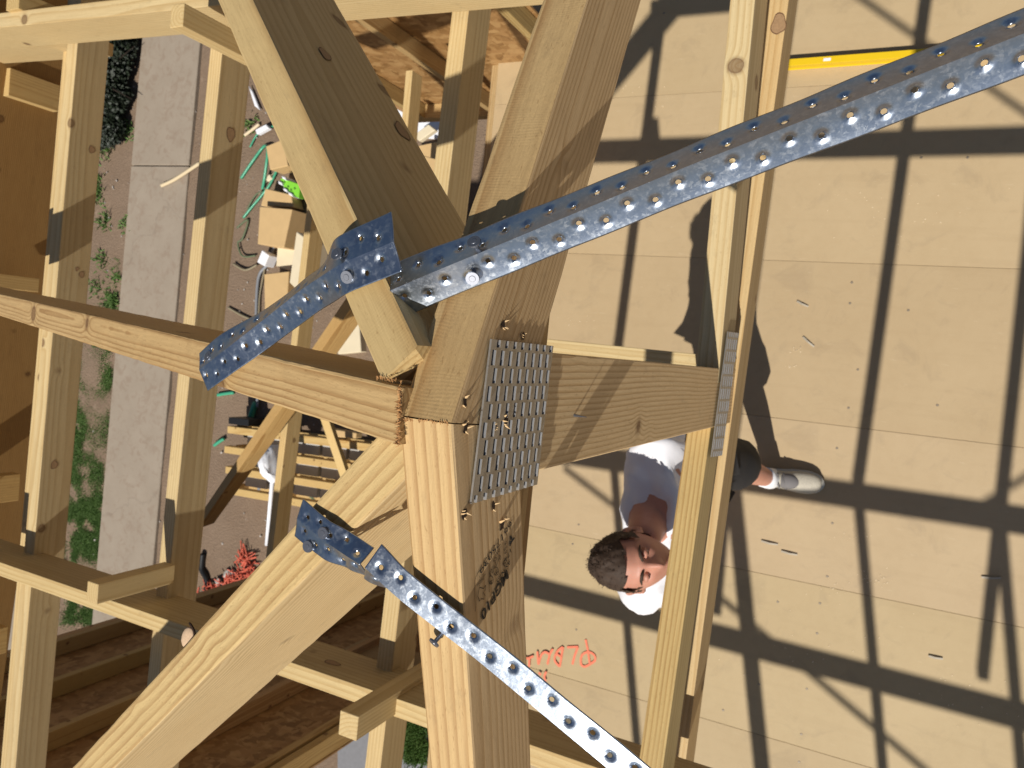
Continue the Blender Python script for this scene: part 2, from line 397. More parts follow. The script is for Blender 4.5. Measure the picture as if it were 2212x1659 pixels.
# rim board of the floor, seen at its open west edge
timber("rim_joist", to_world(XL-0.002, -3.1, -0.02), to_world(XL-0.002, 2.8, -0.02), 0.045, 0.24, 1, WOOD, (0.9, 0.85, 0.8), parent=floor)
timber("rim_joist", to_world(XL, -1.9, -0.021), to_world(XL-0.7, -1.9, -0.021), 0.045, 0.24, 1, WOOD, (0.9, 0.85, 0.8), parent=floor)
# screws down the sheets (along joist lines)
SCREW = plain("screw_head", (0.24, 0.20, 0.15), 0.5, metal=0.3)
bm = bmesh.new(); bmesh.ops.create_cone(bm, cap_ends=True, segments=10, radius1=0.008, radius2=0.0055, depth=0.0022)
sme = bm_mesh("screw", bm, False)
bm = bmesh.new(); bmesh.ops.create_circle(bm, cap_ends=True, segments=12, radius=0.016)
stain = bm_mesh("screw_stain", bm)
spots = [(1853,798),(1833,881),(1808,968),(1771,1303),(1765,1368),(1743,1488),(1731,1586),(1726,1646),(1840,610),(1836,655),(1962,670),(2025,875),(1798,1130),(1787,1245),(1562,1534),(1640,1478),(1250,1133),(1237,1175),(1255,1420),(1245,1360),(1680,1300),(1990,340),(2090,340),(1434,28)]
for s in spots[::1]:
    P = at(s[0], s[1], H)
    o = link("screw", sme, SCREW, floor, Matrix.Translation((P.x, P.y, 0.0008)) @ Matrix.Scale(0.72, 4))

# ================================================================== MAIN TRUSS
truss = empty("roof_truss", tp(0, 0.39), "main roof truss with steel nail plate at its peak, right under the camera", "roof truss")
apexP = onplane(975, 915); m1far = onplane(1268, 0); m2far = onplane(1024, 1659)
print("apex", H-apexP.z, apexP.y, "m1far", H-m1far.z, m1far.y, "m2far", H-m2far.z, m2far.y)
cutn = Vector((0.107, 1.0, 0.04)).normalized()
# joint plane: passes through the apex and is close to vertical
d1 = (m1far-apexP).normalized(); d2 = (m2far-apexP).normalized()
bis = (d1-d2).normalized()
tc1 = timber("top_chord", apexP, m1far, 0.0385, 0.090, 1, WOODC, (0.98, 0.90, 0.80), truss, side_mat=WOODS, rough=0.0007, bevel=0.0024, ext=(0.08, 1.5), cuts=[(apexP+bis*0.0005, -bis)])
tc2 = timber("top_chord", apexP, m2far, 0.0385, 0.090, -1, WOODC, (1.06, 0.98, 0.88), truss, side_mat=WOODS, rough=0.0007, bevel=0.0024, ext=(0.08, 2.3), cuts=[(apexP-bis*0.0005, bis)])
# collar and king post, both a touch behind the chords' faces
timber("collar_piece", tp(0.098, 0.478, -0.004), tp(-0.17, 0.478, -0.004), 0.028, 0.062, -1, WOOD, (0.92, 0.80, 0.66), truss)
def vpost(name, xb_vec, top, bottom, wx, wy, mat, tint, parent=None, **kw):
    """upright stick: corner xb_vec is its NE top corner; wx along -EX, wy along -EY"""
    bm = bmesh.new(); L = top-bottom
    add_box(bm, Vector((L/2, wx/2, -wy/2)), (L, wx, wy)); bmesh.ops.bevel(bm, geom=bm.edges[:], offset=0.0012, segments=1, affect='EDGES')
    P = Vector((xb_vec.x, xb_vec.y, top))
    # local X = down, Y = -EX (width), Z = EY
    M = frame(P, -EZ, -EX, EY)
    o = link(name, bm_mesh(name, bm), mat, parent, M); o.color = (*tint, 1)
    if kw: tag(o, kw.get('label'), kw.get('cat'), kw.get('group'))
    return o
kp = vpost("king_post", tp(0.024, 0.5, -0.002), H-0.445, H-1.345, 0.033, 0.0915, WOODS, (1.12, 1.06, 0.96), truss)
# lower ties meeting at the king post's foot, and the bottom chord below them
stick("tie_web", (1555, 786), (1631, 0), (1.20, 1.163), qd=(1588, 716), w=0.036, side=1, parent=truss, mat=WOODP, ext=(0.03, 1.0), side_mat=WOODJ, tint=(1.0, 0.98, 0.95))
stick("tie_web", (1537, 916), (1440, 1603), (1.205, 1.105), w=0.036, d=0.085, side=-1, parent=truss, mat=WOOD, side_mat=WOODJ, ext=(0.02, 1.3), tint=(1.12, 1.06, 0.85))
stick("bottom_chord", (1704, 0), (1502, 1480), 1.345, w=0.040, d=0.09, side=-1, parent=truss, mat=WOODP, ext=(1.6, 0.02), side_mat=WOODJ, tint=(0.93, 0.84, 0.74))
# heavy shadow-throwing continuation of the chord beyond the frame
stick("bottom_chord", (1500, 1500), (1440, 1960), 1.40, w=0.040, d=0.09, side=-1, parent=truss, mat=WOODP, ext=(0, 1.0), tint=(0.93, 0.84, 0.74))

# ---- nail plates
LIPS = {}; LIPM = plain('bright_steel_edge', (0.55, 0.55, 0.56), 0.35, metal=0.7)
def nail_plate(parent, c, rows, cols, normal, seed=0, name="nail_plate", jag=True, thick=0.0014, mat=PLATE):
    """c: 4 corners (tl, tr, br, bl): u runs tl->bl (rows), v runs tl->tr (slot columns)"""
    rnd = random.Random(seed); tl, tr, br, bl = c
    def P(u, v, k=0.0):
        return (tl*(1-v)+tr*v)*(1-u) + (bl*(1-v)+br*v)*u + normal*k
    vs = []; fs = []; lips = []
    def slab4(u0, u1, v0, v1, k0=0.0, k1=thick, su=0.0):
        b = len(vs)
        for k in (k0, k1):
            for (u, v) in ((u0, v0), (u0, v1), (u1, v1), (u1, v0)): vs.append(P(u, v, k))
        fs.extend([(b+4, b+5, b+6, b+7), (b, b+3, b+2, b+1), (b, b+1, b+5, b+4), (b+1, b+2, b+6, b+5), (b+2, b+3, b+7, b+6), (b+3, b, b+4, b+7)])
    hu = 1.0/(rows)
    for r in range(rows+1):
        u0 = (r-0.5)*hu; u1 = u0+hu; u0 = max(0, u0); u1 = min(1, u1)
        gap = hu*0.07
        a0 = u0 + (gap if r > 0 else 0); a1 = u1 - (gap if r < rows else 0)
        st = 0.35 if r % 2 else 0.75; rlip = None
        vprev = 0.0
        for cidx in range(cols):
            vc = (cidx+st)/(cols+0.2); sw = 0.014
            slab4(a0, a1, vprev, vc-sw)
            # lip curled up beside the slot
            j = rnd.uniform(-0.002, 0.002)
            slab4(a0+0.002, a1-0.002, vc+sw-0.002+j, vc+sw+0.004+j, thick*0.2, thick+0.0007+rnd.uniform(0, 0.0005)); lips.extend(range(len(fs)-6, len(fs)))
            vprev = vc+sw
        slab4(a0, a1, vprev, 1.0)
        if r > 0: slab4(u0-0.0, a0, 0, 1.0)
        if r < rows: slab4(a1, u1, 0, 1.0)
    cen = (tl+tr+br+bl)/4; LIPS[name+str(seed)] = lips
    e_ = 0.012; bk = [P(e_, e_, -0.0003), P(e_, 1-e_, -0.0003), P(1-e_, 1-e_, -0.0003), P(1-e_, e_, -0.0003)]
    link('slot_shade_sheet', mesh('slot_shade_sheet', [v-cen for v in bk], [(0, 1, 2, 3)]), SLOT, parent, Matrix.Translation(cen))  # dark sheet behind the plate, painted shade seen through its slots
    o = link(name, mesh(name, [v-cen for v in vs], fs), mat, parent, Matrix.Translation(cen)); o.data.materials.append(LIPM)
    for k in lips: o.data.polygons[k].material_index = 1
    return o
nE = Vector((1, -0.107, 0)).normalized()
c = [onplane(*q, off=0.001) for q in ((1058.6, 732), (1192, 747), (1157, 1046), (1014, 1088))]
nail_plate(truss, c, 9, 8, nE)
c2 = [onplane(*q, off=0.0015) for q in ((1571, 716), (1594, 719), (1558, 984), (1535, 987))]
nail_plate(truss, c2, 10, 5, nE, 3, mat=PLATE)
# split holes and stray nails in the face near the plate
SPL = plain("split_dark", (0.035, 0.018, 0.01), 0.9); FRESH = plain("fresh_splinter", (0.72, 0.50, 0.26), 0.7, nz=0.2, ns=300)
def split_hole(px, py, r, seed, off=0.0006, plane=onplane):
    rd = random.Random(seed); c0 = plane(px, py, off) if plane is onplane else plane(px, py)
    u = Vector((0.107, 1, 0)).normalized(); v = EZ
    vs = []; n = 11
    for k in range(n):
        a = k/n*2*math.pi; q = r*rd.uniform(0.45, 1.25)
        vs.append(u*math.cos(a)*q*1.5 + v*math.sin(a)*q*1.4)
    link("nail_hole", mesh("nail_hole", vs, [tuple(range(n))]), SPL, truss, Matrix.Translation(c0))
    for k in range(4):
        a = rd.uniform(0, 6.28); b0 = u*math.cos(a)*r*1.2 + v*math.sin(a)*r*1.2
        bm = bmesh.new(); d_ = (u*math.cos(a+rd.uniform(-1, 1))*0.5+v*math.sin(a)*0.3 + nE*0.8).normalized()
        tube(bm, [b0-d_*0.0006, b0+d_*r*rd.uniform(0.6, 1.6)], [r*0.34, r*0.05], 4)
        link("splinter", bm_mesh("splinter", bm), FRESH, truss, Matrix.Translation(c0))
split_hole(1005, 868, 0.0023, 1); split_hole(1006, 923, 0.0026, 2); split_hole(1088, 700, 0.0023, 3); split_hole(1130, 724, 0.0022, 4)
split_hole(1004, 1111, 0.0024, 5); split_hole(1066, 1093, 0.0024, 6); split_hole(1085, 1135, 0.0034, 7)
split_hole(1093, 908, 0.0030, 8, off=0.0026); split_hole(1070, 922, 0.0016, 9, off=0.0026)
def nail(parent, P, n, r=0.0042, head=0.0011, stand=0.003, name="nail"):
    q = n.to_track_quat('Z', 'Y').to_matrix().to_4x4()
    bm = bmesh.new()
    bmesh.ops.create_cone(bm, cap_ends=True, segments=20, radius1=r, radius2=r*0.94, depth=head, matrix=Matrix.Translation((0, 0, stand)))
    bmesh.ops.create_cone(bm, cap_ends=True, segments=20, radius1=r*0.5, radius2=r*0.42, depth=0.0004, matrix=Matrix.Translation((0, 0, stand+head*0.55)))
    bmesh.ops.create_cone(bm, cap_ends=True, segments=12, radius1=r*0.38, radius2=r*0.38, depth=stand+0.006, matrix=Matrix.Translation((0, 0, (stand-0.006)/2)))
    return link(name, bm_mesh(name, bm), NAILM, parent, Matrix.Translation(P) @ q)
NAILM = plain("nail_steel", (0.20, 0.21, 0.24), 0.42, metal=0.8, nz=0.25, ns=900)
# stray nail point poking from the king post
bm = bmesh.new(); tube(bm, [(0, 0, 0), tuple(nE*0.012+EZ*0.002)], [0.0014, 0.0003], 6)
link("nail_point", bm_mesh("nail_point", bm), NAILM, truss, Matrix.Translation(onplane(1240, 897, -0.002)))

# ---- stamped lettering on the lower chord's face
def text_on(parent, s, pa, pb, hgt, off=0.0006, sx=1.0, bold=0.0, name="print"):
    A = onplane(*pa, off=off); B = onplane(*pb, off=off)
    x = (B-A); L = x.length; x.normalize(); y = nE.cross(x)
    cu = bpy.data.curves.new(name, 'FONT'); cu.body = s; cu.size = 1.0; cu.offset = bold
    t = bpy.data.objects.new(name, cu); COL.objects.link(t)
    dg = bpy.context.evaluated_depsgraph_get(); me = bpy.data.meshes.new_from_object(t.evaluated_get(dg))
    bpy.data.objects.remove(t)
    xs_ = [v.co.x for v in me.vertices]; x0, x1 = min(xs_), max(xs_)
    for v in me.vertices:
        v.co.x = (v.co.x-x0)/(x1-x0)*L*sx; v.co.y = v.co.y*hgt/0.73
    me.materials.clear()
    return link(name, me, INK, parent, frame(A, x, y, nE))
def z4(x, y): return (960+x*0.2315, 987.5+y*0.2315)
text_on(tc2, "66175039", z4(622, 588), z4(325, 1035), 0.0064)
text_on(tc2, "MGP10", z4(585, 1045), z4(340, 1455), 0.0088, bold=0.02)
text_on(tc2, "AS/NZS", z4(612, 945), z4(490, 1150), 0.0046)
text_on(tc2, "1748", z4(612, 850), z4(545, 990), 0.0050)
text_on(tc2, "01/11/23", z4(520, 905), z4(420, 1080), 0.0044)
text_on(tc2, "01:55", z4(505, 845), z4(455, 965), 0.0040)
text_on(tc2, "S", z4(492, 1045), z4(478, 1080), 0.0046)
text_on(tc2, "4", z4(440, 1130), z4(425, 1165), 0.0046)
text_on(tc2, "One", z4(580, 778), z4(562, 818), 0.0022, bold=0.02)
text_on(tc2, "Forty", z4(582, 822), z4(557, 868), 0.0022, bold=0.02)
text_on(tc2, "One", z4(583, 860), z4(562, 898), 0.0022, bold=0.02)
text_on(tc2, "PRODUCT", z4(368, 1120), z4(318, 1190), 0.0018)
text_on(tc2, "AUSTRALIAN", z4(383, 1080), z4(303, 1190), 0.0018)
text_on(tc2, "MADE", z4(352, 1075), z4(325, 1115), 0.0018)
def ink_line(pts, wd, closed=False, name="print"):
    P = [onplane(*z4(*q), off=0.0006) for q in pts]
    if closed: P.append(P[0])
    vs = []; fs = []
    for i, a in enumerate(P):
        t = (P[min(i+1, len(P)-1)]-P[max(i-1, 0)]).normalized(); s = nE.cross(t)*wd/2; vs += [a-s, a+s]
        if i: k = 2*i; fs.append((k-2, k, k+1, k-1))
    c0 = P[0]; link(name, mesh(name, [v-c0 for v in vs], fs), INK, tc2, Matrix.Translation(c0))
ink_line([(290,1440),(283,1300),(282,1150),(310,1080),(400,985),(418,1000),(420,1260)], 0.0005)
roo = [(385,1195),(365,1225),(330,1215),(318,1250),(312,1300),(330,1345),(345,1320),(372,1325),(380,1290),(362,1262),(384,1240)]
ink_line(roo, 0.0006, True)
arch = [(648,755),(630,735),(622,700),(612,760),(600,785)]
ink_line([(655,750),(628,790),(612,830)], 0.0016); ink_line([(618,735),(632,770),(628,790),(608,800)], 0.0022)
for cx_, cy_, rr_ in ((483, 1063, 30), (436, 1147, 30)):
    ink_line([(cx_+rr_*0.75*math.cos(k*.628), cy_+rr_*1.3*math.sin(k*.628)) for k in range(10)], 0.0005, True)

nE0 = Vector((1, -0.107, 0)).normalized()
# ================================================================== HIP RAFTERS AND JACK
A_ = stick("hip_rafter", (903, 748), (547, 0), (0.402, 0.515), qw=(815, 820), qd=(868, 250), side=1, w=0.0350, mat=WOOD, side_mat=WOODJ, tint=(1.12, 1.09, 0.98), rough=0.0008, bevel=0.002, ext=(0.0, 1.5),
           label="upper left hip rafter with dark shaded side and oval knots", cat="rafter", cuts=[(at(874, 826, 0.405), Vector((-0.2, -1, 0)).normalized()), (at(888, 790, 0.403), Vector((0.94, -0.35, 0)).normalized())])
B_ = stick("jack_rafter", (860, 834), (0, 635), (0.397, 0.785), qw=(427, 820), qd=(737, 766), side=1, w=0.036, mat=WOODB, tint=(1.05, 1.0, 0.92), rough=0.0007, bevel=0.002, ext=(0.06, 1.1),
           label="middle left rafter with wavy grain running out to the left edge", cat="rafter", cuts=[(apexP+nE0*-0.0345, nE0)])
C_ = stick("hip_rafter", (866, 1044), (247, 1659), (0.425, 0.545), qw=(804, 948), qd=(352, 1659), d=0.183, side=-1, w=0.036, mat=WOODC, side_mat=WOODS, rough=0.0009, bevel=0.0022, tint=(1.05, 1.02, 0.90), ext=(0.05, 1.6),
           label="lower left hip rafter with a chipped knot hole in its top edge", cat="rafter", cuts=[(apexP+Vector((-0.0392, 0, 0)), Vector((1, -0.107, 0)))])
FIB = plain("torn_fibres", (0.46, 0.24, 0.09), 0.8, nz=0.3, ns=400)
def fibres(parent, A, B, n, dirv, ln, seed):
    rd = random.Random(seed); bm = bmesh.new()
    for k in range(n):
        p = A.lerp(B, rd.random()) + Vector((rd.gauss(0, .0004), rd.gauss(0, .0004), rd.gauss(0, .0003))); d_ = (dirv+Vector((rd.gauss(0, .35), rd.gauss(0, .35), rd.gauss(0, .3)))).normalized()
        tube(bm, [p-d_*0.001, p+d_*ln*rd.uniform(.3, 1)], [0.00035, 0.00008], 3)
    tag(link("torn_fibre", bm_mesh("torn_fibre", bm), FIB, parent), kind='stuff')
fibres(B_, at(863, 836, 0.394), at(859, 962, 0.394), 90, Vector((0.8, 0, 0.3)), 0.0030, 4)
fibres(B_, at(863, 836, 0.394), at(859, 962, 0.394), 60, Vector((-1, 0, 0.3)), 0.0035, 5)
fibres(tc1, at(869, 906, 0.3990), at(972, 915, 0.3992), 60, Vector((0.1, -1, 0.1)), 0.0012, 6)
fibres(A_, at(812, 815, 0.401), at(874, 826, 0.401), 40, Vector((0, -1, 0.2)), 0.0014, 7)
# chipped knot in the lower hip rafter
kb = at(408, 1380, 0.505)
bm = bmesh.new(); bmesh.ops.create_icosphere(bm, subdivisions=2, radius=0.006)
for v in bm.verts: v.co = Vector((v.co.x*1.3, v.co.y*1.9, v.co.z*0.35))
link("knot", bm_mesh("knot", bm, True), plain("knot_wood", (0.60, 0.42, 0.27), 0.8, nz=0.3, ns=500), C_, Matrix.Translation(kb+Vector((-0.003, 0.0, -0.0015))) @ Matrix.Rotation(math.radians(-25), 4, 'Z'))
bm = bmesh.new(); tube(bm, smooth_path([(-0.004, 0.013, 0), (0.003, 0.006, 0.0005), (0.0035, -0.004, 0.0005), (-0.001, -0.010, 0), (-0.008, -0.009, 0)], 4), [0.0006]+[0.0013]*15+[0.0006], 6)
link("knot_crack", bm_mesh("knot_crack", bm), SPL, C_, Matrix.Translation(kb+Vector((0.004, 0.002, -0.0003))))

# ================================================================== CEILING JOISTS (run up the picture)
G_J = "ceiling joists running up the picture"
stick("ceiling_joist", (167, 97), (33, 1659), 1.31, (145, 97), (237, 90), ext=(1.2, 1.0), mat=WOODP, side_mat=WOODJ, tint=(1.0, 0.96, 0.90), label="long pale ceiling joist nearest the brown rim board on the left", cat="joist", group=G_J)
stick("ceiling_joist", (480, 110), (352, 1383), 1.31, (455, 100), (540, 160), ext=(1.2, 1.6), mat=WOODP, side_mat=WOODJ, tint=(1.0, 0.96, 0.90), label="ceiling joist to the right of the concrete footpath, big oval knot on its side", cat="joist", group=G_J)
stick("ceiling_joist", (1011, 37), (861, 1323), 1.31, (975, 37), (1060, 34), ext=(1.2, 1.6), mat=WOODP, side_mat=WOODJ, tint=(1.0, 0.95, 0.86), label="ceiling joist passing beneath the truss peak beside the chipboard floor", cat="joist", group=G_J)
stick("wall_plate", (135, 129), (46, 1145), 1.40, w=0.035, d=0.07, side=1, ext=(1.0, 1.4), mat=WOODP, tint=(1.0, 0.93, 0.82), label="narrow sunlit wall plate just left of the leftmost ceiling joist", cat="timber plate")
# cross timbers
stick("strongback_beam", (0, 60), (329, 26), 1.17, (0, 28), (200, 91), ext=(0.8, 2.4), mat=WOODP, tint=(1.02, 0.98, 0.92), label="deep pale cross beam along the top edge of the picture", cat="beam")
stick("packer_board", (0, 92), (143, 80), 1.315, qd=(60, 134), w=0.033, side=1, ext=(0.8, 0.0), mat=WOODP, tint=(0.98, 0.93, 0.86), label="short pale board packed under the top cross beam at the left corner", cat="board")
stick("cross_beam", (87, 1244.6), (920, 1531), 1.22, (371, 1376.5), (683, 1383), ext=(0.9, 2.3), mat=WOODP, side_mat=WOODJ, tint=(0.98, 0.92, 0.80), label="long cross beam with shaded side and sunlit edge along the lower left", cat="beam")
stick("noggin", (1193, 733), (1507, 765), 1.27, w=0.035, d=0.09, side=-1, ext=(0.35, 0.05), mat=WOODP, tint=(1, 0.97, 0.9), label="small sunlit noggin running behind the king post", cat="noggin")
# rim board at far left with its blocks
rb = stick("rim_board", (-80, 135), (-230, 1340), 1.36, w=0.045, d=0.36, side=1, ext=(1.2, 1.6), mat=WOOD, tint=(0.58, 0.46, 0.31), label="deep rim board tinted dark orange brown for shade at the far left", cat="board")  # tint darkened to stand in for the roof edge's shade
def block(p, h, wx, wy, L, label, tint=(1, 0.95, 0.85), name="upright_block", cat="timber block", mat=WOODP, group=None):
    """upright block: p = pixel of its top NE corner"""
    return vpost(name, at(*p, h), H-h, H-h-L, wx, wy, mat, tint, None, label=label, cat=cat, group=group)
block((212, 1262), 1.10, 0.035, 0.045, 0.20, "upright block nailed to the lower left cross beam, sawn top in sun")
block((398, 6), 1.07, 0.036, 0.045, 0.30, "upright block nailed against the top cross beam beside the upper hip rafter")
block((774, 1548), 1.10, 0.040, 0.045, 0.36, "upright block with sunlit end grain standing south of the lower cross beam")
block((22, 146), 1.46, 0.045, 0.085, 0.16, "knotty block in front of the rim board, topmost of those at the left", tint=(0.92, 0.82, 0.64))
block((-10, 590), 1.46, 0.045, 0.045, 0.14, "small block in front of the rim board beside the middle rafter", tint=(0.92, 0.82, 0.64))
block((-45, 1033), 1.46, 0.045, 0.09, 0.13, "block in front of the rim board above the lower cross beam", tint=(0.95, 0.82, 0.6))
block((-72, 1378), 1.46, 0.045, 0.09, 0.13, "block in front of the rim board at the lower left corner", tint=(0.95, 0.82, 0.6))
block((42, -22), 1.16, 0.05, 0.045, 0.12, "block above the top cross beam at the upper left corner", tint=(0.9, 0.8, 0.62))

# ---- big visible knots, one by one
KN = plain("knot_heart", (0.30, 0.19, 0.10), 0.6, nz=0.35, ns=220); KR = plain("knot_ring", (0.12, 0.06, 0.03), 0.7)
def knot_on(o, px, py, rx, rz, face='side', rot=0.0):
    M = MW[o.name]; Mi = M.inverted(); C = Mi @ Vector((0, 0, H)); d_ = (Mi.to_3x3() @ ray(px, py)).normalized()
    ax = 1 if face == 'side' else 2
    sgn = 1 if C[ax] > 0 else -1
    t = -C[ax]/d_[ax]; L = C + d_*t
    n = Vector((0, sgn, 0)) if ax == 1 else Vector((0, 0, sgn)); u = Vector((1, 0, 0)); v = n.cross(u)
    if rot: u, v = u*math.cos(rot)+v*math.sin(rot), v*math.cos(rot)-u*math.sin(rot)
    def disc(r0, r1, k, mt, nm):
        vs = []; fs = []; N = 22
        for i in range(N):
            a = i/N*2*math.pi; j = 1+0.10*math.sin(3*a+px)+0.05*math.sin(5*a+py)
            for r_ in (r0, r1): vs.append(u*math.cos(a)*rx*r_*j + v*math.sin(a)*rz*r_*j + n*k)
        for i in range(N):
            a, b = 2*i, 2*((i+1) % N); fs.append((a, a+1, b+1, b))
        if r0 < 0.05: pass
        link(nm, mesh(nm, vs, fs), mt, o, M @ Matrix.Translation(L))
    disc(0.0, 0.92, 0.0005, KN, "knot"); disc(0.90, 1.0, 0.0007, KR, "knot_rim")
_j = [x for x in bpy.data.objects if x.name.startswith("ceiling_joist")]; _j.sort(key=lambda x: x.name)
knot_on(A_, 702, 118, 0.012, 0.0075, rot=-0.35); knot_on(A_, 868, 283, 0.017, 0.010, rot=-0.3)
knot_on(_j[1], 498, 290, 0.017, 0.013); knot_on(_j[0], 198, 323, 0.010, 0.009); knot_on(_j[0], 117, 1004, 0.012, 0.010); knot_on(_j[0], 176, 593, 0.009, 0.008); knot_on(_j[0], 166, 581, 0.006, 0.005)
_t = [x for x in bpy.data.objects if x.name.startswith("cross_beam")][0]
knot_on(_t, 718, 1432, 0.020, 0.009)
_b = [x for x in bpy.data.objects if x.name.startswith("bottom_chord")][0]
knot_on(_b, 1682, 52, 0.018, 0.012, 'top')
# ================================================================== STRAPS (perforated folded steel braces)
def strap(name, st, flange, parent, label_part=None, res=0.0009, hole_r=0.0017, pitch=0.0155, dn=Vector((0, 0, -1)), v_holes=(0.38, 0.62), skip=(), dimple=0.0011, phase=0.0, trim=None, curl=1.0):
    """st: stations (point on ridge, open_angle_left, open_angle_right, scaleL, scaleR) ; angles measured down from horizontal"""
    P = [s[0] for s in st]; seg = [0]
    for a, b in zip(P, P[1:]): seg.append(seg[-1]+(b-a).length)
    L = seg[-1]; n = int(L/res); us = np.linspace(0, L, n+1); m = int(flange/res)
    def interp(u):
        i = 0
        while i < len(seg)-2 and u > seg[i+1]: i += 1
        t = (u-seg[i])/(seg[i+1]-seg[i]); t = min(max(t, 0), 1); ts = t*t*(3-2*t)
        p0, p1, p2, p3 = P[max(i-1, 0)], P[i], P[i+1], P[min(i+2, len(P)-1)]
        pos = P[i].lerp(P[i+1], t)
        vals = [st[i][k]*(1-ts)+st[i+1][k]*ts for k in range(1, 5)]
        return pos, vals
    T0 = (P[-1]-P[0]).normalized()
    # smooth tangents
    cen = []; val = []
    for u in us:
        p, v = interp(u); cen.append(p); val.append(v)
    k = 14
    cs = []
    for i in range(len(cen)):
        kk = min(k, i, len(cen)-1-i); w_ = cen[i-kk:i+kk+1]; cs.append(sum(w_, Vector())/len(w_))
    vs = []; fs = []
    offs = 0
    for sidei in (0, 1):
        sg = 1 if sidei == 0 else -1
        UV = np.zeros((n+1, m+1, 2)); UV[:, :, 0] = us[:, None]; UV[:, :, 1] = np.linspace(0, flange, m+1)[None, :]
        D = np.zeros((n+1, m+1))
        holes = []
        q = phase + 0.006; j = 0
        while q < L-0.004:
            if (sidei, j) not in skip: holes.append((q, flange*v_holes[j % 2]))
            j += 1; q += pitch
        inside = np.zeros((n+1, m+1), bool)
        for (hu, hv) in holes:
            du = UV[:, :, 0]-hu; dv = UV[:, :, 1]-hv; r = np.sqrt(du*du+dv*dv)+1e-9
            near = (r > hole_r*0.62) & (r < hole_r*1.38)
            rr = np.where(r < 0.006, r, 0.006)
            D += dimple*np.exp(-np.maximum(rr-hole_r, 0)**2/(0.0017**2))*(r < 0.006)
            UV[:, :, 0] = np.where(near, hu+du/r*hole_r, UV[:, :, 0]); UV[:, :, 1] = np.where(near, hv+dv/r*hole_r, UV[:, :, 1])
            inside |= (r <= hole_r*0.62)
        base = len(vs)
        for i in range(n+1):
            t = (cs[min(i+6, n)]-cs[max(i-6, 0)]).normalized()
            side = dn.cross(t).normalized()*-sg
            ang = val[i][0] if sidei == 0 else val[i][1]; sc = val[i][2] if sidei == 0 else val[i][3]
            up = (t.cross(side)).normalized()
            if up.z < 0: up = -up
            fd = side*math.cos(ang) - up*math.sin(ang); nn = side*math.sin(ang) + up*math.cos(ang)
            hb = curl if abs(ang) > 0.15 else 0.0
            for jx in range(m+1):
                v = UV[i, jx, 1]*sc; du = UV[i, jx, 0]-us[i]
                bow = nn*(hb*4.0*(v/flange)*(1-v/flange)*-0.0003 + hb*0.0006*(v/flange)**3)
                edge = nn*(0.00035*math.sin(us[i]*90+sidei)*(jx/m)**2)
                vs.append(cs[i]+t*du+fd*v+bow+edge-nn*D[i, jx])
        keep = ~inside
        for i in range(n):
            for jx in range(m):
                a = (i, jx), (i+1, jx), (i+1, jx+1), (i, jx+1)
                if not all(keep[p] for p in a): continue
                uc = sum(UV[p][0] for p in a)/4; vc = sum(UV[p][1] for p in a)/4
                if any(abs(uc-hu) < hole_r and (uc-hu)**2+(vc-hv)**2 < (hole_r*0.80)**2 for hu, hv in holes if abs(uc-hu) < hole_r): continue
                idx = [base+p[0]*(m+1)+p[1] for p in a]
                fs.append(tuple(idx if sidei == 0 else idx[::-1]))
    c0 = P[0]
    me = mesh(name, [v-c0 for v in vs], fs, True)
    o = link(name, me, GALV, parent, Matrix.Translation(c0))
    bm = bmesh.new(); bm.from_mesh(me); bmesh.ops.remove_doubles(bm, verts=bm.verts, dist=0.00012); bm.to_mesh(me); bm.free()
    me.polygons.foreach_set('use_smooth', [True]*len(me.polygons)); me.set_sharp_from_angle(angle=math.radians(22))
    md = o.modifiers.new("thickness", 'SOLIDIFY'); md.thickness = 0.0009; md.offset = -1
    print(name, "faces", len(me.polygons))
    return o
def R_(d): return math.radians(d)
# long brace to the upper right
S1c = [at(842, 628, 0.414), at(930, 590, 0.416), at(1037, 546, 0.421), at(1475, 363, 0.430), at(2212, 72, 0.430), at(2500, -42, 0.43)]
s1 = empty("steel_brace", S1c[0], "long perforated steel brace running from the truss to the upper right edge", "steel brace")
ang1 = [(28, 46), (30, 47), (34, 48), (42, 50), (42, 50), (42, 50)]
s1p = strap("folded_strip", [(p, R_(a), R_(b), 1, 1) for p, (a, b) in zip(S1c, ang1)], 0.0215, s1)
def strap_nail(parent, px, py, h, n=Vector((0, 0, 1)), r=0.0046, stand=0.0012):
    return nail(parent, at(px, py, h), n.normalized(), r, 0.0012, stand)
strap_nail(s1, 1021, 600, 0.4245, Vector((0.30, -0.5, 0.8))); strap_nail(s1, 1025, 525, 0.421, Vector((0.1, 0.5, 0.85)))
# short brace between the upper and the middle rafter
S2c = [at(430, 799, 0.472), at(470, 768, 0.464), at(560, 698, 0.452), at(655, 622, 0.430), at(735, 570, 0.411), at(850, 522, 0.405)]
s2 = empty("steel_brace", S2c[0], "short perforated steel brace nailed across the upper hip rafter and middle rafter", "steel brace")
ang2 = [(16, 8), (18, 8), (46, 26), (48, 28), (12, 10), (9, 9)]
strap("folded_strip", [(p, R_(a), R_(b), s, 1.0) for p, (a, b), s in zip(S2c, ang2, (0.8, 0.9, 1, 1, 1.05, 1.05))], 0.0195, s2)
strap_nail(s2, 484, 803, 0.4705, Vector((0.1, -0.3, 0.9))); strap_nail(s2, 452, 770, 0.4715, Vector((-0.2, 0.3, 0.9)))
strap_nail(s2, 751, 598, 0.412, Vector((0.1, -0.3, 0.9))); strap_nail(s2, 730, 550, 0.412, Vector((-0.1, 0.3, 0.9)))
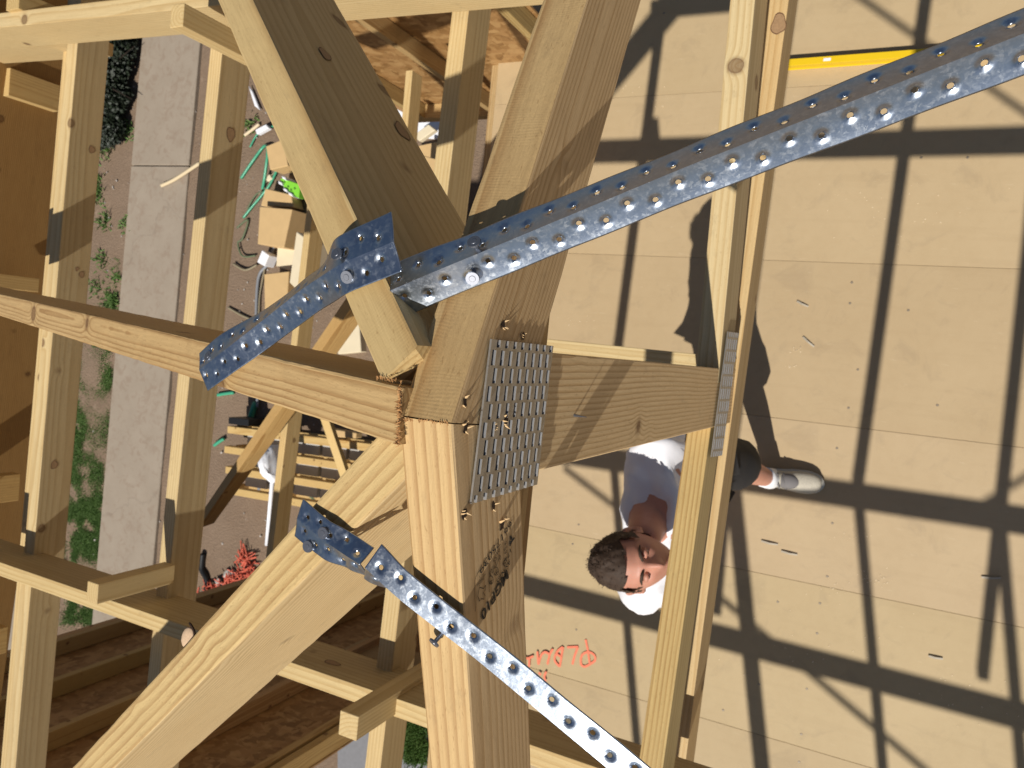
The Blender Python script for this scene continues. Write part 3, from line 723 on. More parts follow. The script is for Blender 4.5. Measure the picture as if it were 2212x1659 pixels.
# bright brace across the lower truss chord
S3a = [at(641, 1120, 0.442), at(700, 1168, 0.434), at(740, 1196, 0.428), at(776, 1219, 0.424)]
S3b = [at(788, 1226, 0.422), at(850, 1285, 0.424), at(940, 1356, 0.430), at(1020, 1417, 0.434), at(1311, 1659, 0.446), at(1440, 1767, 0.452)]
s3 = empty("steel_brace", S3a[0], "bright sunlit steel brace from the lower hip rafter down to the right, half cut", "steel brace")
strap("folded_strip", [(p, R_(a), R_(b), s, s2_) for p, (a, b), s, s2_ in zip(S3a, ((1, 12), (1, 12), (26, 34), (42, 46)), (0.85, 0.80, 0.8, 0.8), (0.80, 0.80, 0.8, 0.8))], 0.0185, s3, phase=0.004, pitch=0.0145)
strap("folded_strip", [(p, R_(a), R_(b), s, s2_) for p, (a, b), s, s2_ in zip(S3b, ((6, 40), (2, 70), (-2, 80), (-3, 84), (-3, 84), (-3, 84)), (1.05, 1.0, 1, 1, 1, 1), (0.9, 1, 1, 1, 1, 1))], 0.0195, s3, phase=0.003)
strap_nail(s3, 700, 1151, 0.434, r=0.0046); strap_nail(s3, 667, 1180, 0.440, r=0.0046)
nail(s3, at(945, 1380, 0.440), Vector((-0.30, -0.55, 0.65)).normalized(), 0.0040, 0.0013, 0.0035)

# ================================================================== STICKS ADDED OVER THE FLOOR (unseen, laid out to throw the floor's shadows)
def back(px, py, z):     # where a stick at height z stands whose shadow reaches the floor at this pixel
    P = at(px, py, H); return Vector((P.x-KX*z, P.y-KY*z, z))
def caster(name, p0, p1, z, w=0.035, d=0.07, parent=None, z1=None, **kw):
    A = back(*p0, z); B = back(*p1, z1 if z1 else z)
    x = (B-A).normalized(); y = EZ.cross(x).normalized()
    return timber(name, A - y*w/2, B - y*w/2, w, d, 1, WOOD, (1, 0.95, 0.85), parent, **kw)
def shadow_truss(chord, top, label, extra=(), wt=0.045):
    e = empty("roof_truss", back(*top[0], 2.5), label, "roof truss", "unseen shadow-casting truss sticks beyond the right and lower picture edges")  # holds only unseen sticks added to throw shadows
    if chord: caster("bottom_chord", *chord, 2.46, w=0.042, parent=e)  # unseen stick added to throw a floor shadow band
    caster("top_chord", *top, 2.62, w=wt, parent=e, z1=2.50)  # unseen sticks added where they throw the floor's shadow bands
    for x in extra: caster("shadow_web", *x, 2.9, parent=e)
shadow_truss(((2004, -60), (1851, 1033)), ((1851, 1040), (1928, 1900)), "unseen shadow-casting sticks for the first roof truss to the right of the main one")
shadow_truss(((2240, 330), (2121, 1443)), ((2161, 1120), (2222, 1850)), "unseen shadow-casting sticks for the second roof truss to the right of the main one")
shadow_truss(None, ((1322, 960), (1392, 1800)), "unseen stick added left of the main roof truss, shadowing the floor")
shadow_truss(((1566, 1080), (1546, 1306)), ((1580, 1010), (1660, 1800)), "unseen sticks added to thicken the shadow of the main roof truss", wt=0.075)
def long_caster(p0, p1, w, label, name="shadow_beam"):
    return caster(name, p0, p1, 2.45, w, 0.05, label=label, cat="beam")
long_caster((1150, 960), (2300, 1128), 0.085, "first unseen shadow-casting beam south of the lower cross beam, outside the picture")
long_caster((1000, 1222), (2300, 1562), 0.085, "second unseen shadow-casting beam south of the lower cross beam, outside the picture")
def shadow_brace(p0, p1, label, w=0.022):
    return caster("bracing_strip", p0, p1, 3.35, w, 0.012, label=label, cat="steel brace", bevel=0)
shadow_brace((1840, -20), (2300, 300), "slender unseen bracing strip throwing the thin upper right shadow")
shadow_brace((1500, 1242), (2080, 1730), "slender unseen bracing strip throwing the thin lower right shadow", 0.026)
shadow_brace((2080, 1112), (2300, 975), "slender unseen bracing strip throwing the thin right edge shadow")
shadow_brace((1218, 1008), (1345, 1105), "slender unseen bracing strip throwing the thin shadow left of the man", 0.024)

# ================================================================== OUTER WALLS BELOW (strand board and studs)
def wall(name, xb0, xb1, yb, zt, zb, label, studs, face=1, plates=True, tint=(1, .9, .75)):
    """wall in the EX direction at building y=yb, board on the side away from the camera; face=+1 studs on the +EY side"""
    e = empty(name, to_world((xb0+xb1)/2, yb, zb), label, "wall")
    bm = bmesh.new(); add_box(bm, Vector((0, 0, 0)), (xb1-xb0, 0.009, zt-zb))
    link("board", bm_mesh("board", bm), OSB, e, frame(to_world((xb0+xb1)/2, yb-face*0.0045, (zt+zb)/2), EX, EY, EZ))
    for xs_ in studs:
        bm = bmesh.new(); add_box(bm, Vector(((zt-zb)/2, 0, 0)), (zt-zb, 0.04, 0.088)); bmesh.ops.bevel(bm, geom=bm.edges[:], offset=0.002, segments=1, affect='EDGES')
        s_ = link("stud", bm_mesh("stud", bm), WOOD, e, frame(to_world(xs_, yb+face*0.047, zb), EZ, EX, EY)); s_.color = (*[t*random.uniform(0.9, 1.05) for t in tint], 1)
    if plates:
        for zz in (zb+0.02, zb+0.062):
            s_ = timber("plate", to_world(xb0, yb+face*0.003 + (0 if face > 0 else -0.09), zz), to_world(xb1, yb+face*0.003+(0 if face > 0 else -0.09), zz), 0.09, 0.038, 1, WOOD, tint, e)
    return e
def bxy(P): return P.dot(EX), P.dot(EY)
# south wall: its west end stud reads along the line to the nadir through (118,1394)
wall("outer_wall", -4.05, -2.12, -1.95, 2.25, GZ+0.1, "strand board wall with studs below the lower cross beam", [-4.02, -3.98, -3.55, -3.12, -2.66, -2.2, -2.14])
wall("outer_wall", -2.96, -1.60, 1.52, 2.30, -0.60, "strand board wall with studs below the top cross beam", [-2.93, -2.885, -2.35, -1.64], face=-1)
# timbers of the storey below, seen between the hip rafters
stick("low_plate", (668, 520), (592, 1165), 3.0, w=0.040, d=0.10, side=-1, ext=(0.25, 0.4), mat=WOODP, tint=(1, .93, .8), label="lower timber plate beside the building materials, seen between the left rafters", cat="timber plate")
stick("low_joist", (891, 152), (876, 330), 3.0, w=0.036, d=0.085, side=-1, ext=(0, 0.5), mat=WOODP, tint=(1, .93, .8), label="short low timber with sawn end beyond the upper hip rafter", cat="joist")
stick("raking_prop", (757, 630), (430, 1115), (2.35, 3.3), w=0.045, d=0.10, side=1, ext=(0.1, 0.1), mat=WOOD, tint=(0.95, .82, .62), label="slanting timber prop crossing the pallet below the middle rafter", cat="prop")

# ================================================================== THINGS ON THE FLOOR
YEL = plain("yellow_paint", (0.72, 0.48, 0.012), 0.35, nz=0.05)
lv = empty("spirit_level", at(1695, 142, H), "yellow spirit level lying on the chipboard floor", "spirit level")
A = at(1690, 131, H-0.05); B = at(2205, 92, H-0.05); A.z = B.z = 0.0
x = (B-A).normalized(); y = EZ.cross(x)
bm = bmesh.new(); L = (B-A).length
add_box(bm, Vector((L/2, -0.013, 0.028)), (L, 0.022, 0.050)); add_box(bm, Vector((L/2, -0.013, 0.0555)), (L, 0.030, 0.005)); add_box(bm, Vector((L/2, -0.013, 0.0035)), (L, 0.030, 0.006))
bmesh.ops.bevel(bm, geom=bm.edges[:], offset=0.001, segments=1, affect='EDGES')
link("rail", bm_mesh("rail", bm), YEL, lv, frame(A, x, y, EZ))
bm = bmesh.new(); add_box(bm, Vector((0.19, -0.013, 0.0588)), (0.03, 0.012, 0.001)); link("vial_window", bm_mesh("vial_window", bm), WHITE, lv, frame(A, x, y, EZ))
for xx in (0.006, L-0.006):
    bm = bmesh.new(); add_box(bm, Vector((xx-0.004, -0.013, 0.03)), (0.012, 0.034, 0.060)); link("end_cap", bm_mesh("end_cap", bm), BLACKP, lv, frame(A, x, y, EZ))
# spray-marked letters, upside down in the photograph
ORG = plain("orange_marker", (0.78, 0.20, 0.11), 0.7, nz=0.25, ns=120)
def r4(x, y): return (737.3+x/3, 1106+y/3)
strokes = [[(1585,825),(1600,900),(1612,985)], [(1612,985),(1645,960),(1640,925),(1600,905),(1560,930),(1556,985),(1580,1000),(1612,985)],
           [(1465,875),(1538,872)], [(1535,875),(1515,930),(1500,985)],
           [(1440,872),(1425,960),(1418,1000)], [(1440,872),(1405,900),(1385,955),(1418,1000)], [(1395,915),(1432,940)],
           [(1375,885),(1355,920),(1340,985)], [(1355,920),(1325,905),(1300,925),(1282,985)], [(1282,985),(1275,900)],
           [(1250,930),(1215,945),(1195,940)], [(1225,940),(1222,1000)], [(1335,1030),(1322,1060),(1330,1095)], [(1285,1035),(1300,1050)]]
vs = []; fs = []
word = empty("marker_writing", at(*r4(1420, 930), H), "orange hand marked letters sprayed on the chipboard floor", "writing")
for st_ in strokes:
    P = smooth_path([at(*r4(*q), H) for q in st_], 5); vs = []; fs = []
    sz = 0.004 + 0.0007*strokes.index(st_)
    for i, a in enumerate(P):
        t = P[min(i+1, len(P)-1)]-P[max(i-1, 0)]; t.z = 0; t.normalize(); s_ = EZ.cross(t)*0.0058; a = Vector((a.x, a.y, sz)); vs += [a-s_, a+s_]
        if i: k = 2*i; fs.append((k-2, k, k+1, k-1))
    link("letter_stroke", mesh("letter_stroke", [v-word.location for v in vs], fs), ORG, word, Matrix.Translation(word.location))
# offcut slivers and staples
sliv = [((1722,651),(1745,664),"upper grey sliver on the floor right of the truss"),((1735,728),(1757,750),"tan sliver on the floor below the grey one"),((1645,1168),(1680,1178),"clear nail collation strip on the floor"),((1688,1190),(1722,1200),"grey nail collation strip next to the clear one"),((2006,1416),(2036,1424),"curled shaving at the lower right of the floor"),((2120,1246),(2162,1250),"thin staple strip in a roof shadow at the right")]
SLM = plain("grey_sliver", (0.40, 0.35, 0.27), 0.5, nz=0.2)
for i, (a, b, lab) in enumerate(sliv):
    A, B = at(*a, H), at(*b, H); x = (B-A).normalized(); L = (B-A).length; bm = bmesh.new()
    add_box(bm, Vector((L/4, 0, 0.007)), (L/2, 0.008, 0.004), Matrix.Rotation(-0.10, 3, 'Y')); add_box(bm, Vector((L*0.74, 0.002, 0.007)), (L*0.55, 0.007, 0.004), Matrix.Rotation(0.14, 3, 'Y') @ Matrix.Rotation(0.12, 3, 'Z'))
    tag(link("sliver", bm_mesh("sliver", bm), SLM, None, frame(Vector((A.x, A.y, 0)), x, EZ.cross(x), EZ)), lab, "offcut", "slivers lying on the chipboard floor")
# specks of sawdust
SAW = plain("sawdust", (0.75, 0.62, 0.42), 0.9)
bm = bmesh.new()
for (cx_, cy_, n_, sp) in ((1718,755,14,8),(1706,792,8,5),(1890,1252,22,20),(1800,1268,16,30),(1850,1160,14,25),(2100,1500,25,60),(1750,1400,30,80),(1500,900,10,40),(1230,700,14,40),(1950,450,30,90),(1380,200,12,40)):
    for k in range(n_):
        P = at(cx_+random.gauss(0, sp), cy_+random.gauss(0, sp*0.5), H); s_ = random.uniform(0.0012, 0.0035)
        add_box(bm, Vector((P.x, P.y, 0.0015)), (s_*random.uniform(1, 2), s_, 0.002), Matrix.Rotation(random.uniform(0, 3), 3, 'Z'))
tag(link("sawdust", bm_mesh("sawdust", bm), SAW), "specks of pale sawdust scattered on the chipboard floor", "sawdust", kind='stuff')

# ================================================================== MATERIALS ON THE GROUND OUTSIDE
def g_at(px, py, up=0.0): return at(px, py, GH-up)
def quad_box(name, pts, up, thick, mat, label, cat, parent=None, tint=None, group=None):
    """flat piece: 4 pixels of its top outline at height 'up' above the ground"""
    P = [g_at(*p, up) for p in pts]; c0 = sum(P, Vector())/4
    vs = [p-c0 for p in P]+[p-c0-EZ*thick for p in P]
    fs = [(0, 1, 2, 3), (7, 6, 5, 4), (0, 4, 5, 1), (1, 5, 6, 2), (2, 6, 7, 3), (3, 7, 4, 0)]
    me = mesh(name, vs, fs); bm = bmesh.new(); bm.from_mesh(me); bmesh.ops.recalc_face_normals(bm, faces=bm.faces)
    bmesh.ops.bevel(bm, geom=bm.edges[:], offset=min(0.006, thick*0.2), segments=1, affect='EDGES'); bm.to_mesh(me); bm.free()
    o = link(name, me, mat, parent, Matrix.Translation(c0))
    if tint: o.color = (*tint, 1)
    if not parent: tag(o, label, cat, group)
    return o
PLY = plain("ply_offcut", (0.56, 0.38, 0.18), 0.7, nz=0.12, ns=9)
PLYP = plain("pale_board", (0.70, 0.60, 0.42), 0.7, nz=0.1, ns=9)
GREY = plain("grey_fibre_cement", (0.48, 0.47, 0.45), 0.8, nz=0.08, ns=12)
LIME = plain("lime_packaging", (0.22, 0.60, 0.05), 0.4, nz=0.1)
# pallet of timber rails over grey blocks
pal = empty("pallet", g_at(600, 985), "wooden rail pallet stacked on pale blocks on the bare soil", "pallet")
e0 = g_at(490, 916, 0.3); dirr = (g_at(830, 958, 0.3)-g_at(483, 915, 0.3)); dirr.z = 0; Lp = dirr.length; dirr.normalize(); pr = Vector((dirr.y, -dirr.x, 0))
def prot(name, u0, u1, v0, v1, z0, z1, mat, tint=(1, 1, 1)):
    bm = bmesh.new(); add_box(bm, Vector(((u0+u1)/2, (v0+v1)/2, (z0+z1)/2)), (u1-u0, v1-v0, z1-z0)); bmesh.ops.bevel(bm, geom=bm.edges[:], offset=0.004, segments=1, affect='EDGES')
    o = link(name, bm_mesh(name, bm), mat, pal, frame(Vector((e0.x, e0.y, GZ)), dirr, pr, EZ)); o.color = (*tint, 1); return o
for i in range(4):
    v = 0.02+0.215*i
    prot("rail", 0 - 0.03*(i % 2), Lp*0.98, v, v+0.075, 0.20, 0.29, WOODP, (0.98, 0.85, 0.62))
    prot("rail", 0.05, Lp*0.95, v+0.005, v+0.07, 0.0, 0.05, WOODP, (0.9, 0.78, 0.6))
    for u in (0.04, Lp*0.34, Lp*0.66): prot("bearer_block", u, u+0.07, v-0.01, v+0.09, 0.05, 0.20, WOODP, (0.85, 0.7, 0.5))
for i in range(3):
    for k in range(5):
        u = 0.14+k*0.34
        if u+0.3 < Lp: prot("grey_block", u, u+0.30, 0.100+0.215*i, 0.230+0.215*i, 0.03, 0.14, GREY)
prot("shade_strip", 0.02, 0.30, -0.075, -0.005, 0.05, 0.30, BLACKP); prot("shade_strip", 0.55, 0.80, -0.06, -0.005, 0.05, 0.30, BLACKP)  # black boxes standing in for the shadow strip beside the rail
pal2 = quad_box("board_stack", [(640,500),(668,520),(655,640),(625,610)], 0.35, 0.3, PLYP, "pale boards leaning beside the lower plate", "board stack")
tilt_b = stick("leaning_batten", (692, 905), (745, 1060), (5.6, 5.9), w=0.09, d=0.05, side=1, mat=WOODP, tint=(1, .9, .7), label="pale batten lying across the pallet rails", cat="batten")
quad_box("sheet_offcut", [(561,446),(631,452),(613,535),(556,527)], 0.30, 0.28, PLY, "square tan board offcut beside the grey cable", "board")
quad_box("sheet_offcut", [(573,407),(628,420),(634,448),(563,444)], 0.18, 0.16, PLY, "tan board offcut above the square one, below the lime packet", "board")
quad_box("sheet_offcut", [(574,316),(612,300),(622,358),(583,367)], 0.22, 0.2, PLY, "tan board offcut next to the green strapping", "board")
quad_box("sheet_offcut", [(570,592),(624,586),(616,705),(572,690)], 0.25, 0.2, PLY, "long tan board below the white box", "board")
quad_box("sheet_offcut", [(600,520),(650,545),(640,590),(596,575)], 0.12, 0.1, PLYP, "pale tangled board pieces right of the white box", "board")
quad_box("sheet_offcut", [(712,700),(775,690),(780,760),(730,765)], 0.12, 0.1, PLYP, "pale offcuts seen under the upper hip rafter's foot", "board")
quad_box("sheet_offcut", [(707,925),(770,935),(768,947),(712,943)], 0.35, 0.1, PLY, "tan sheet on the pallet near the middle rafter", "board")
quad_box("paper_sheet", [(536,185),(545,198),(561,238),(549,228)], 0.06, 0.03, WHITE, "white paper strip beside the upper hip rafter", "paper")
quad_box("paper_sheet", [(551,280),(574,268),(580,276),(554,290)], 0.10, 0.06, WHITE, "small white box half hidden by the upper hip rafter", "box")
quad_box("white_carton", [(566,540),(581,551),(571,575),(555,566)], 0.16, 0.14, WHITE, "small white carton between the cables", "carton")
quad_box("wood_chunk", [(571,383),(582,376),(588,386),(577,392)], 0.06, 0.05, PLYP, "small pale wood chunk on the green strapping", "offcut")
quad_box("plastic_sheet", [(842,195),(870,230),(872,275),(846,262)], 0.05, 0.03, WHITE, "white plastic sheet beyond the upper hip rafter", "plastic sheet")
quad_box("plastic_sheet", [(878,225),(955,262),(948,300),(885,296)], 0.05, 0.03, WHITE, "crumpled white plastic sheet beside the wall's foot", "plastic sheet")
quad_box("wood_chunk", [(893,292),(925,268),(940,280),(905,305)], 0.25, 0.06, PLYP, "pale wood block on the white plastic sheet", "offcut")
quad_box("board_pile", [(900,315),(950,305),(945,345),(915,350)], 0.10, 0.06, PLY, "tan boards at the foot of the plastic sheet", "board stack")
quad_box("board_pile", [(893,330),(948,345),(938,520),(880,500)], 0.45, 0.3, PLY, "tan board stack showing beside the ceiling joist under the upper hip rafter", "board stack")
# lime packet with white corners
lp = empty("lime_packet", g_at(620, 405), "lime green packet with white corner blocks", "packet")
P4 = [(607,384),(648,398),(645,428),(602,395)]
quad_box("packet_body", P4, 0.16, 0.14, LIME, None, None, lp)
for q in ((603,393),(614,408),(625,417),(611,382)):
    quad_box("corner_block", [(q[0]-3,q[1]-3),(q[0]+5,q[1]+1),(q[0]+7,q[1]+8),(q[0]-2,q[1]+3)], 0.19, 0.16, WHITE, None, None, lp)
DK = plain("packet_print", (0.08, 0.22, 0.03), 0.5)
for q in ((612,391),(620,401),(626,408),(634,405)): quad_box("printed_mark", [(q[0],q[1]),(q[0]+3,q[1]),(q[0]+4,q[1]+4),(q[0]+1,q[1]+4)], 0.168, 0.004, DK, None, None, lp)
# cables and straps
def cable(name, pts, r, mat, label, cat, up=0.04, n=6, jit=0.0):
    P = [g_at(*p[:2], up + (p[2] if len(p) > 2 else 0)) for p in pts]; P = smooth_path(P, 8); c0 = P[0]
    if jit: P = [p+Vector((random.gauss(0, jit), random.gauss(0, jit), abs(random.gauss(0, jit)))) for p in P]
    bm = bmesh.new(); tube(bm, [p-c0 for p in P], r, n)
    return tag(link(name, bm_mesh(name, bm, True), mat, None, Matrix.Translation(c0)), label, cat)
GRN = plain("green_strapping", (0.06, 0.34, 0.20), 0.3, nz=0.1); GRD = plain("dull_green_cord", (0.12, 0.15, 0.08), 0.6); GCY = plain("grey_cable", (0.22, 0.23, 0.25), 0.5); KHK = plain("khaki_cord", (0.26, 0.22, 0.14), 0.6)
cable("strapping_loop", [(521,385),(548,345),(572,315),(578,330,.1),(572,380,.05),(567,408)], 0.016, GRN, "green strapping loop beside the tan boards", "strapping")
cable("strapping_loop", [(526,470),(545,446),(567,420),(585,395),(605,350),(610,320)], 0.014, GRN, "long green strapping running up past the square board", "strapping")
cable("strapping_loop", [(540,318),(556,290),(580,276),(600,270)], 0.010, GRN, "thin green strapping near the white paper", "strapping")
cable("strapping_loop", [(534,452),(546,430),(556,418),(568,414)], 0.009, GRD, "dull green cord left of the boards", "cord")
cable("strapping_loop", [(512,492),(536,475),(524,515),(514,525),(524,553),(552,552)], 0.010, GRD, "dull green cord curling toward the white carton", "cord")
cable("strapping_end", [(626,470),(628,490),(620,520),(618,550),(632,580),(642,615)], 0.018, GRN, "thick green cord beside the pale boards", "cord")
cable("khaki_cord", [(504,570),(530,583),(555,572)], 0.012, KHK, "khaki cord running to the white carton", "cord")
cable("khaki_cord", [(493,664),(520,680),(548,692)], 0.012, KHK, "khaki cord crossing the soil left of the grey hose", "cord")
cable("khaki_cord", [(575,560),(568,600),(561,640),(558,700),(556,742)], 0.010, KHK, "khaki cord hanging beside the grey hose", "cord")
cable("khaki_cord", [(560,420),(570,400),(600,365),(622,360)], 0.008, KHK, "thin khaki cord looping round the green strapping", "cord")
cable("grey_cable", [(630,446),(605,505),(588,545),(577,572),(562,590),(556,620),(553,690),(552,740),(556,800),(556,880)], 0.018, GCY, "grey cable running down past the white carton", "cable")
cable("grey_hose", [(559,1026),(561,1050),(559,1068)], 0.028, GCY, "short grey corrugated hose on the soil", "hose")
cable("strapping_end", [(470,853),(488,850),(505,848)], 0.02, GRN, "short green strap end below the middle rafter", "strapping")
cable("strapping_end", [(552,870),(545,890),(540,905)], 0.035, GRN, "broad green strap end at the pallet's shade strip", "strapping")
cable("strapping_end", [(463,962),(475,953),(484,948)], 0.02, GRN, "green strap poking out at the pallet's left end", "strapping")
cable("black_hose", [(438,1196),(436,1228),(446,1250),(449,1276)], 0.035, BLACKP, "black hose on the soil beside the footpath joist", "hose")
cable("green_pole", [(646,1052),(675,1075),(690,1095)], 0.02, GRD, "dull green pole below the pallet", "pole")
cable("timber_strip", [(349,401),(380,386),(432,352)], 0.022, plain("pale_strip", (0.62, 0.50, 0.32), 0.8), "thin timber strip lying across the footpath", "batten", up=0.09)
cable("pale_stick", [(529,292),(545,280),(560,268)], 0.018, plain("pale_stick", (0.66, 0.54, 0.36), 0.8), "short pale stick beside the upper hip rafter", "stick")
# white bag on a white pole
wb = empty("shrouded_pole", g_at(578, 1100), "white pole with a white plastic bag over its head", "pole")
out = [(565,962),(590,964),(594,990),(598,1030),(597,1038),(586,1044),(568,1030),(560,1000),(556,980)]
c0 = g_at(578, 1000, 0.75); bm = bmesh.new(); top = []; bot = []
for q in out:
    P = at(q[0], q[1], GH-0.70); top.append(bm.verts.new(P-c0)); bot.append(bm.verts.new(P-c0-EZ*0.10))
mid = [bm.verts.new((Vector(t.co)*0.55) + EZ*(0.06+random.uniform(-.01, .02))) for t in top]; cc = bm.verts.new((0, 0, 0.08))
n_ = len(out)
for i in range(n_):
    j = (i+1) % n_; bm.faces.new((top[i], top[j], mid[j], mid[i])); bm.faces.new((mid[i], mid[j], cc)); bm.faces.new((bot[i], bot[j], top[j], top[i]))
bm.faces.new(bot[::-1]); bmesh.ops.subdivide_edges(bm, edges=bm.edges[:], cuts=2, use_grid_fill=True)
for v in bm.verts: v.co += Vector((random.gauss(0, .004), random.gauss(0, .004), random.gauss(0, .006)))
bmesh.ops.recalc_face_normals(bm, faces=bm.faces)
link("bag", bm_mesh("bag", bm, True), WHITE, wb, Matrix.Translation(c0))
bm = bmesh.new(); a = at(588, 1040, GH-0.66); b = at(576, 1176, GH-0.10); tube(bm, [Vector(), b-a], 0.020, 10); link("shaft", bm_mesh("shaft", bm, True), WHITE, wb, Matrix.Translation(a))
# orange barrier mesh heap
ORM = plain("orange_mesh", (0.58, 0.12, 0.07), 0.6)
bm = bmesh.new(); pathp = smooth_path([g_at(530, 1200, .03), g_at(543, 1226, .03), g_at(524, 1246, .03), g_at(498, 1262, .03), g_at(470, 1274, .03), g_at(446, 1282, .03)], 8)
for k in range(150):
    p = random.choice(pathp) + Vector((random.gauss(0, .05), random.gauss(0, .05), abs(random.gauss(0, .04))))
    d_ = Vector((random.gauss(0, 1), random.gauss(0, 1), random.gauss(0, .3))).normalized()*random.uniform(.04, .12)
    tube(bm, [p-d_, p+Vector((random.gauss(0, .01), random.gauss(0, .01), .01)), p+d_], 0.007, 4)
tag(link("barrier_mesh", bm_mesh("barrier_mesh", bm), ORM), "heap of orange barrier mesh on the soil beside the lower hip rafter", "barrier mesh", kind='stuff')
STN = plain("rubble", (0.42, 0.38, 0.34), 0.9, nz=0.2, ns=15)
rub = [((490,1240),"pale stone above the orange mesh"),((472,1258),"second pale stone left of the orange mesh"),((440,1285),"pinkish white litter at the foot of the black hose"),((502,1238),"grey stone beside the pale one"),((465,700),None)]
for (q, lab) in rub[:4]:
    bm = bmesh.new(); bmesh.ops.create_icosphere(bm, subdivisions=1, radius=0.055)
    for v in bm.verts: v.co = Vector((v.co.x*random.uniform(.7, 1.2), v.co.y*random.uniform(.7, 1.2), v.co.z*.6))
    tag(link("stone", bm_mesh("stone", bm), STN, None, Matrix.Translation(g_at(*q, 0.05))), lab, "stone", "stones near the orange mesh")
# pebbles and clods
bm = bmesh.new()
for k in range(380):
    P = g_at(random.uniform(200, 700), random.uniform(60, 1330), 0.02)
    s_ = random.choice((0.006, 0.01, 0.014)); add_box(bm, P, (s_*random.uniform(.7, 1.6), s_*random.uniform(.7, 1.6), s_), Matrix.Rotation(random.uniform(0, 3), 3, 'Z') @ Matrix.Rotation(random.uniform(0, .6), 3, 'X'))
tag(link("pebbles", bm_mesh("pebbles", bm), STN), "small pebbles and clods scattered over the bare soil", "pebbles", kind='stuff')
# grass strip and weeds
GRS = plain("grass_blades", (0.055, 0.13, 0.028), 0.7, nz=0.4, ns=3); 
def leaf_mat(name, c1, c2):
    W = NT(name); p = W.obj(); n = W.noise(p, 9.0, 3.0); W.set(Base_Color=W.mix(n, c4(c1), c4(c2)), Roughness=0.6); return W.m
GRS = leaf_mat("grass_blades", (0.075, 0.165, 0.03), (0.17, 0.26, 0.075))
def blades(bm, P, n, spread, hgt, wd):
    for k in range(n):
        b = P + Vector((random.gauss(0, spread), random.gauss(0, spread), 0)); a = random.uniform(0, 6.28)
        d_ = Vector((math.cos(a), math.sin(a), 0)); s_ = Vector((-d_.y, d_.x, 0))*wd; t = b + d_*hgt*random.uniform(.3, 1.0) + EZ*hgt*random.uniform(.4, 1)
        m_ = (b+t)/2 + EZ*hgt*0.2
        v = [bm.verts.new(q) for q in (b-s_, b+s_, m_+s_*.8, t, m_-s_*.8)]; bm.faces.new(v)
bm = bmesh.new(); cnt = 0
def edgeL(y): return 262-(y-600)*0.072         # path's left edge in the picture
while cnt < 9000:
    y_ = random.uniform(560, 1345); f = min(1, max(0.04, (y_-640)/260.0)) if y_ < 900 else 1.0
    if y_ > 1150: lo, hi = 0.30, 1.0
    else: lo, hi = 0.0, 1.0
    if random.random() > f*0.9: continue
    x1_ = edgeL(y_)-4; wdt = 78; t = random.random()
    x_ = x1_ - wdt*(t**1.1)
    n0 = mathutils.noise.fractal(Vector((x_*0.05, y_*0.025, 3)), 1.0, 2.0, 4)
    if n0 < -0.12 + 0.25*(t-0.3): continue
    blades(bm, g_at(x_, y_, 0.0), 6, 0.035, 0.035, 0.0045); cnt += 1
for (wx, wy, n) in ((245,650,40),(232,330,10),(283,283,12),(277,480,12),(228,480,16),(222,560,16),(543,268,10),(212,420,25),(205,395,25),(212,620,20),(255,600,14)):
    blades(bm, g_at(wx, wy, 0), n*3, 0.06, 0.08, 0.010)
for k in range(220): blades(bm, g_at(random.uniform(883, 915), random.uniform(1560, 1640), 0.08), 6, 0.05, 0.06, 0.007)
tag(link("grass", bm_mesh("grass", bm), GRS), "green grass strip growing along the footpath", "grass", kind='stuff')
# dark shrub beside the path
shr = empty("dark_shrub", g_at(265, 190), "dark leafy shrub between the left joist and the footpath", "shrub")
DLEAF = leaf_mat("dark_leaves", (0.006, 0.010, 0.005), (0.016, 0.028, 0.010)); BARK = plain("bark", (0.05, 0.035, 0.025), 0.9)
bm = bmesh.new()
lobes = [(275,60,.34,.30),(270,110,.36,.34),(262,150,.34,.34),(255,190,.30,.30),(262,225,.26,.26),(246,250,.28,.28),(262,285,.22,.20),(238,290,.22,.2),(225,180,.35,.3),(222,250,.3,.25),(290,100,.18,.2),(286,215,.12,.12),(225,90,.4,.3)]
for (lx, ly, r, hz) in lobes:
    c0 = g_at(lx, ly, 0.0)
    for k in range(int(5200*r*r/0.1)):
        d_ = Vector((random.gauss(0, 1), random.gauss(0, 1), random.gauss(0, 1))).normalized()*r*random.random()**0.4
        P = Vector((c0.x+d_.x, c0.y+d_.y, GZ+0.10+abs(d_.z)*hz/r*0.9)); s_ = random.uniform(.018, .036)
        u = Vector((random.gauss(0, 1), random.gauss(0, 1), random.gauss(0, .5))).normalized(); w = u.orthogonal().normalized()*s_*.6; u *= s_
        v = [bm.verts.new(q) for q in (P-u, P+w, P+u, P-w)]; bm.faces.new(v)
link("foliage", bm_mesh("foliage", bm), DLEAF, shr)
bm = bmesh.new()
for k in range(16):
    l = random.choice(lobes); a = g_at(255, 190, 0); b = g_at(l[0], l[1], 0.2); tube(bm, [a, (a+b)/2+EZ*.15, b], [.02, .012, .004], 5)
link("stem", bm_mesh("stem", bm), BARK, shr)

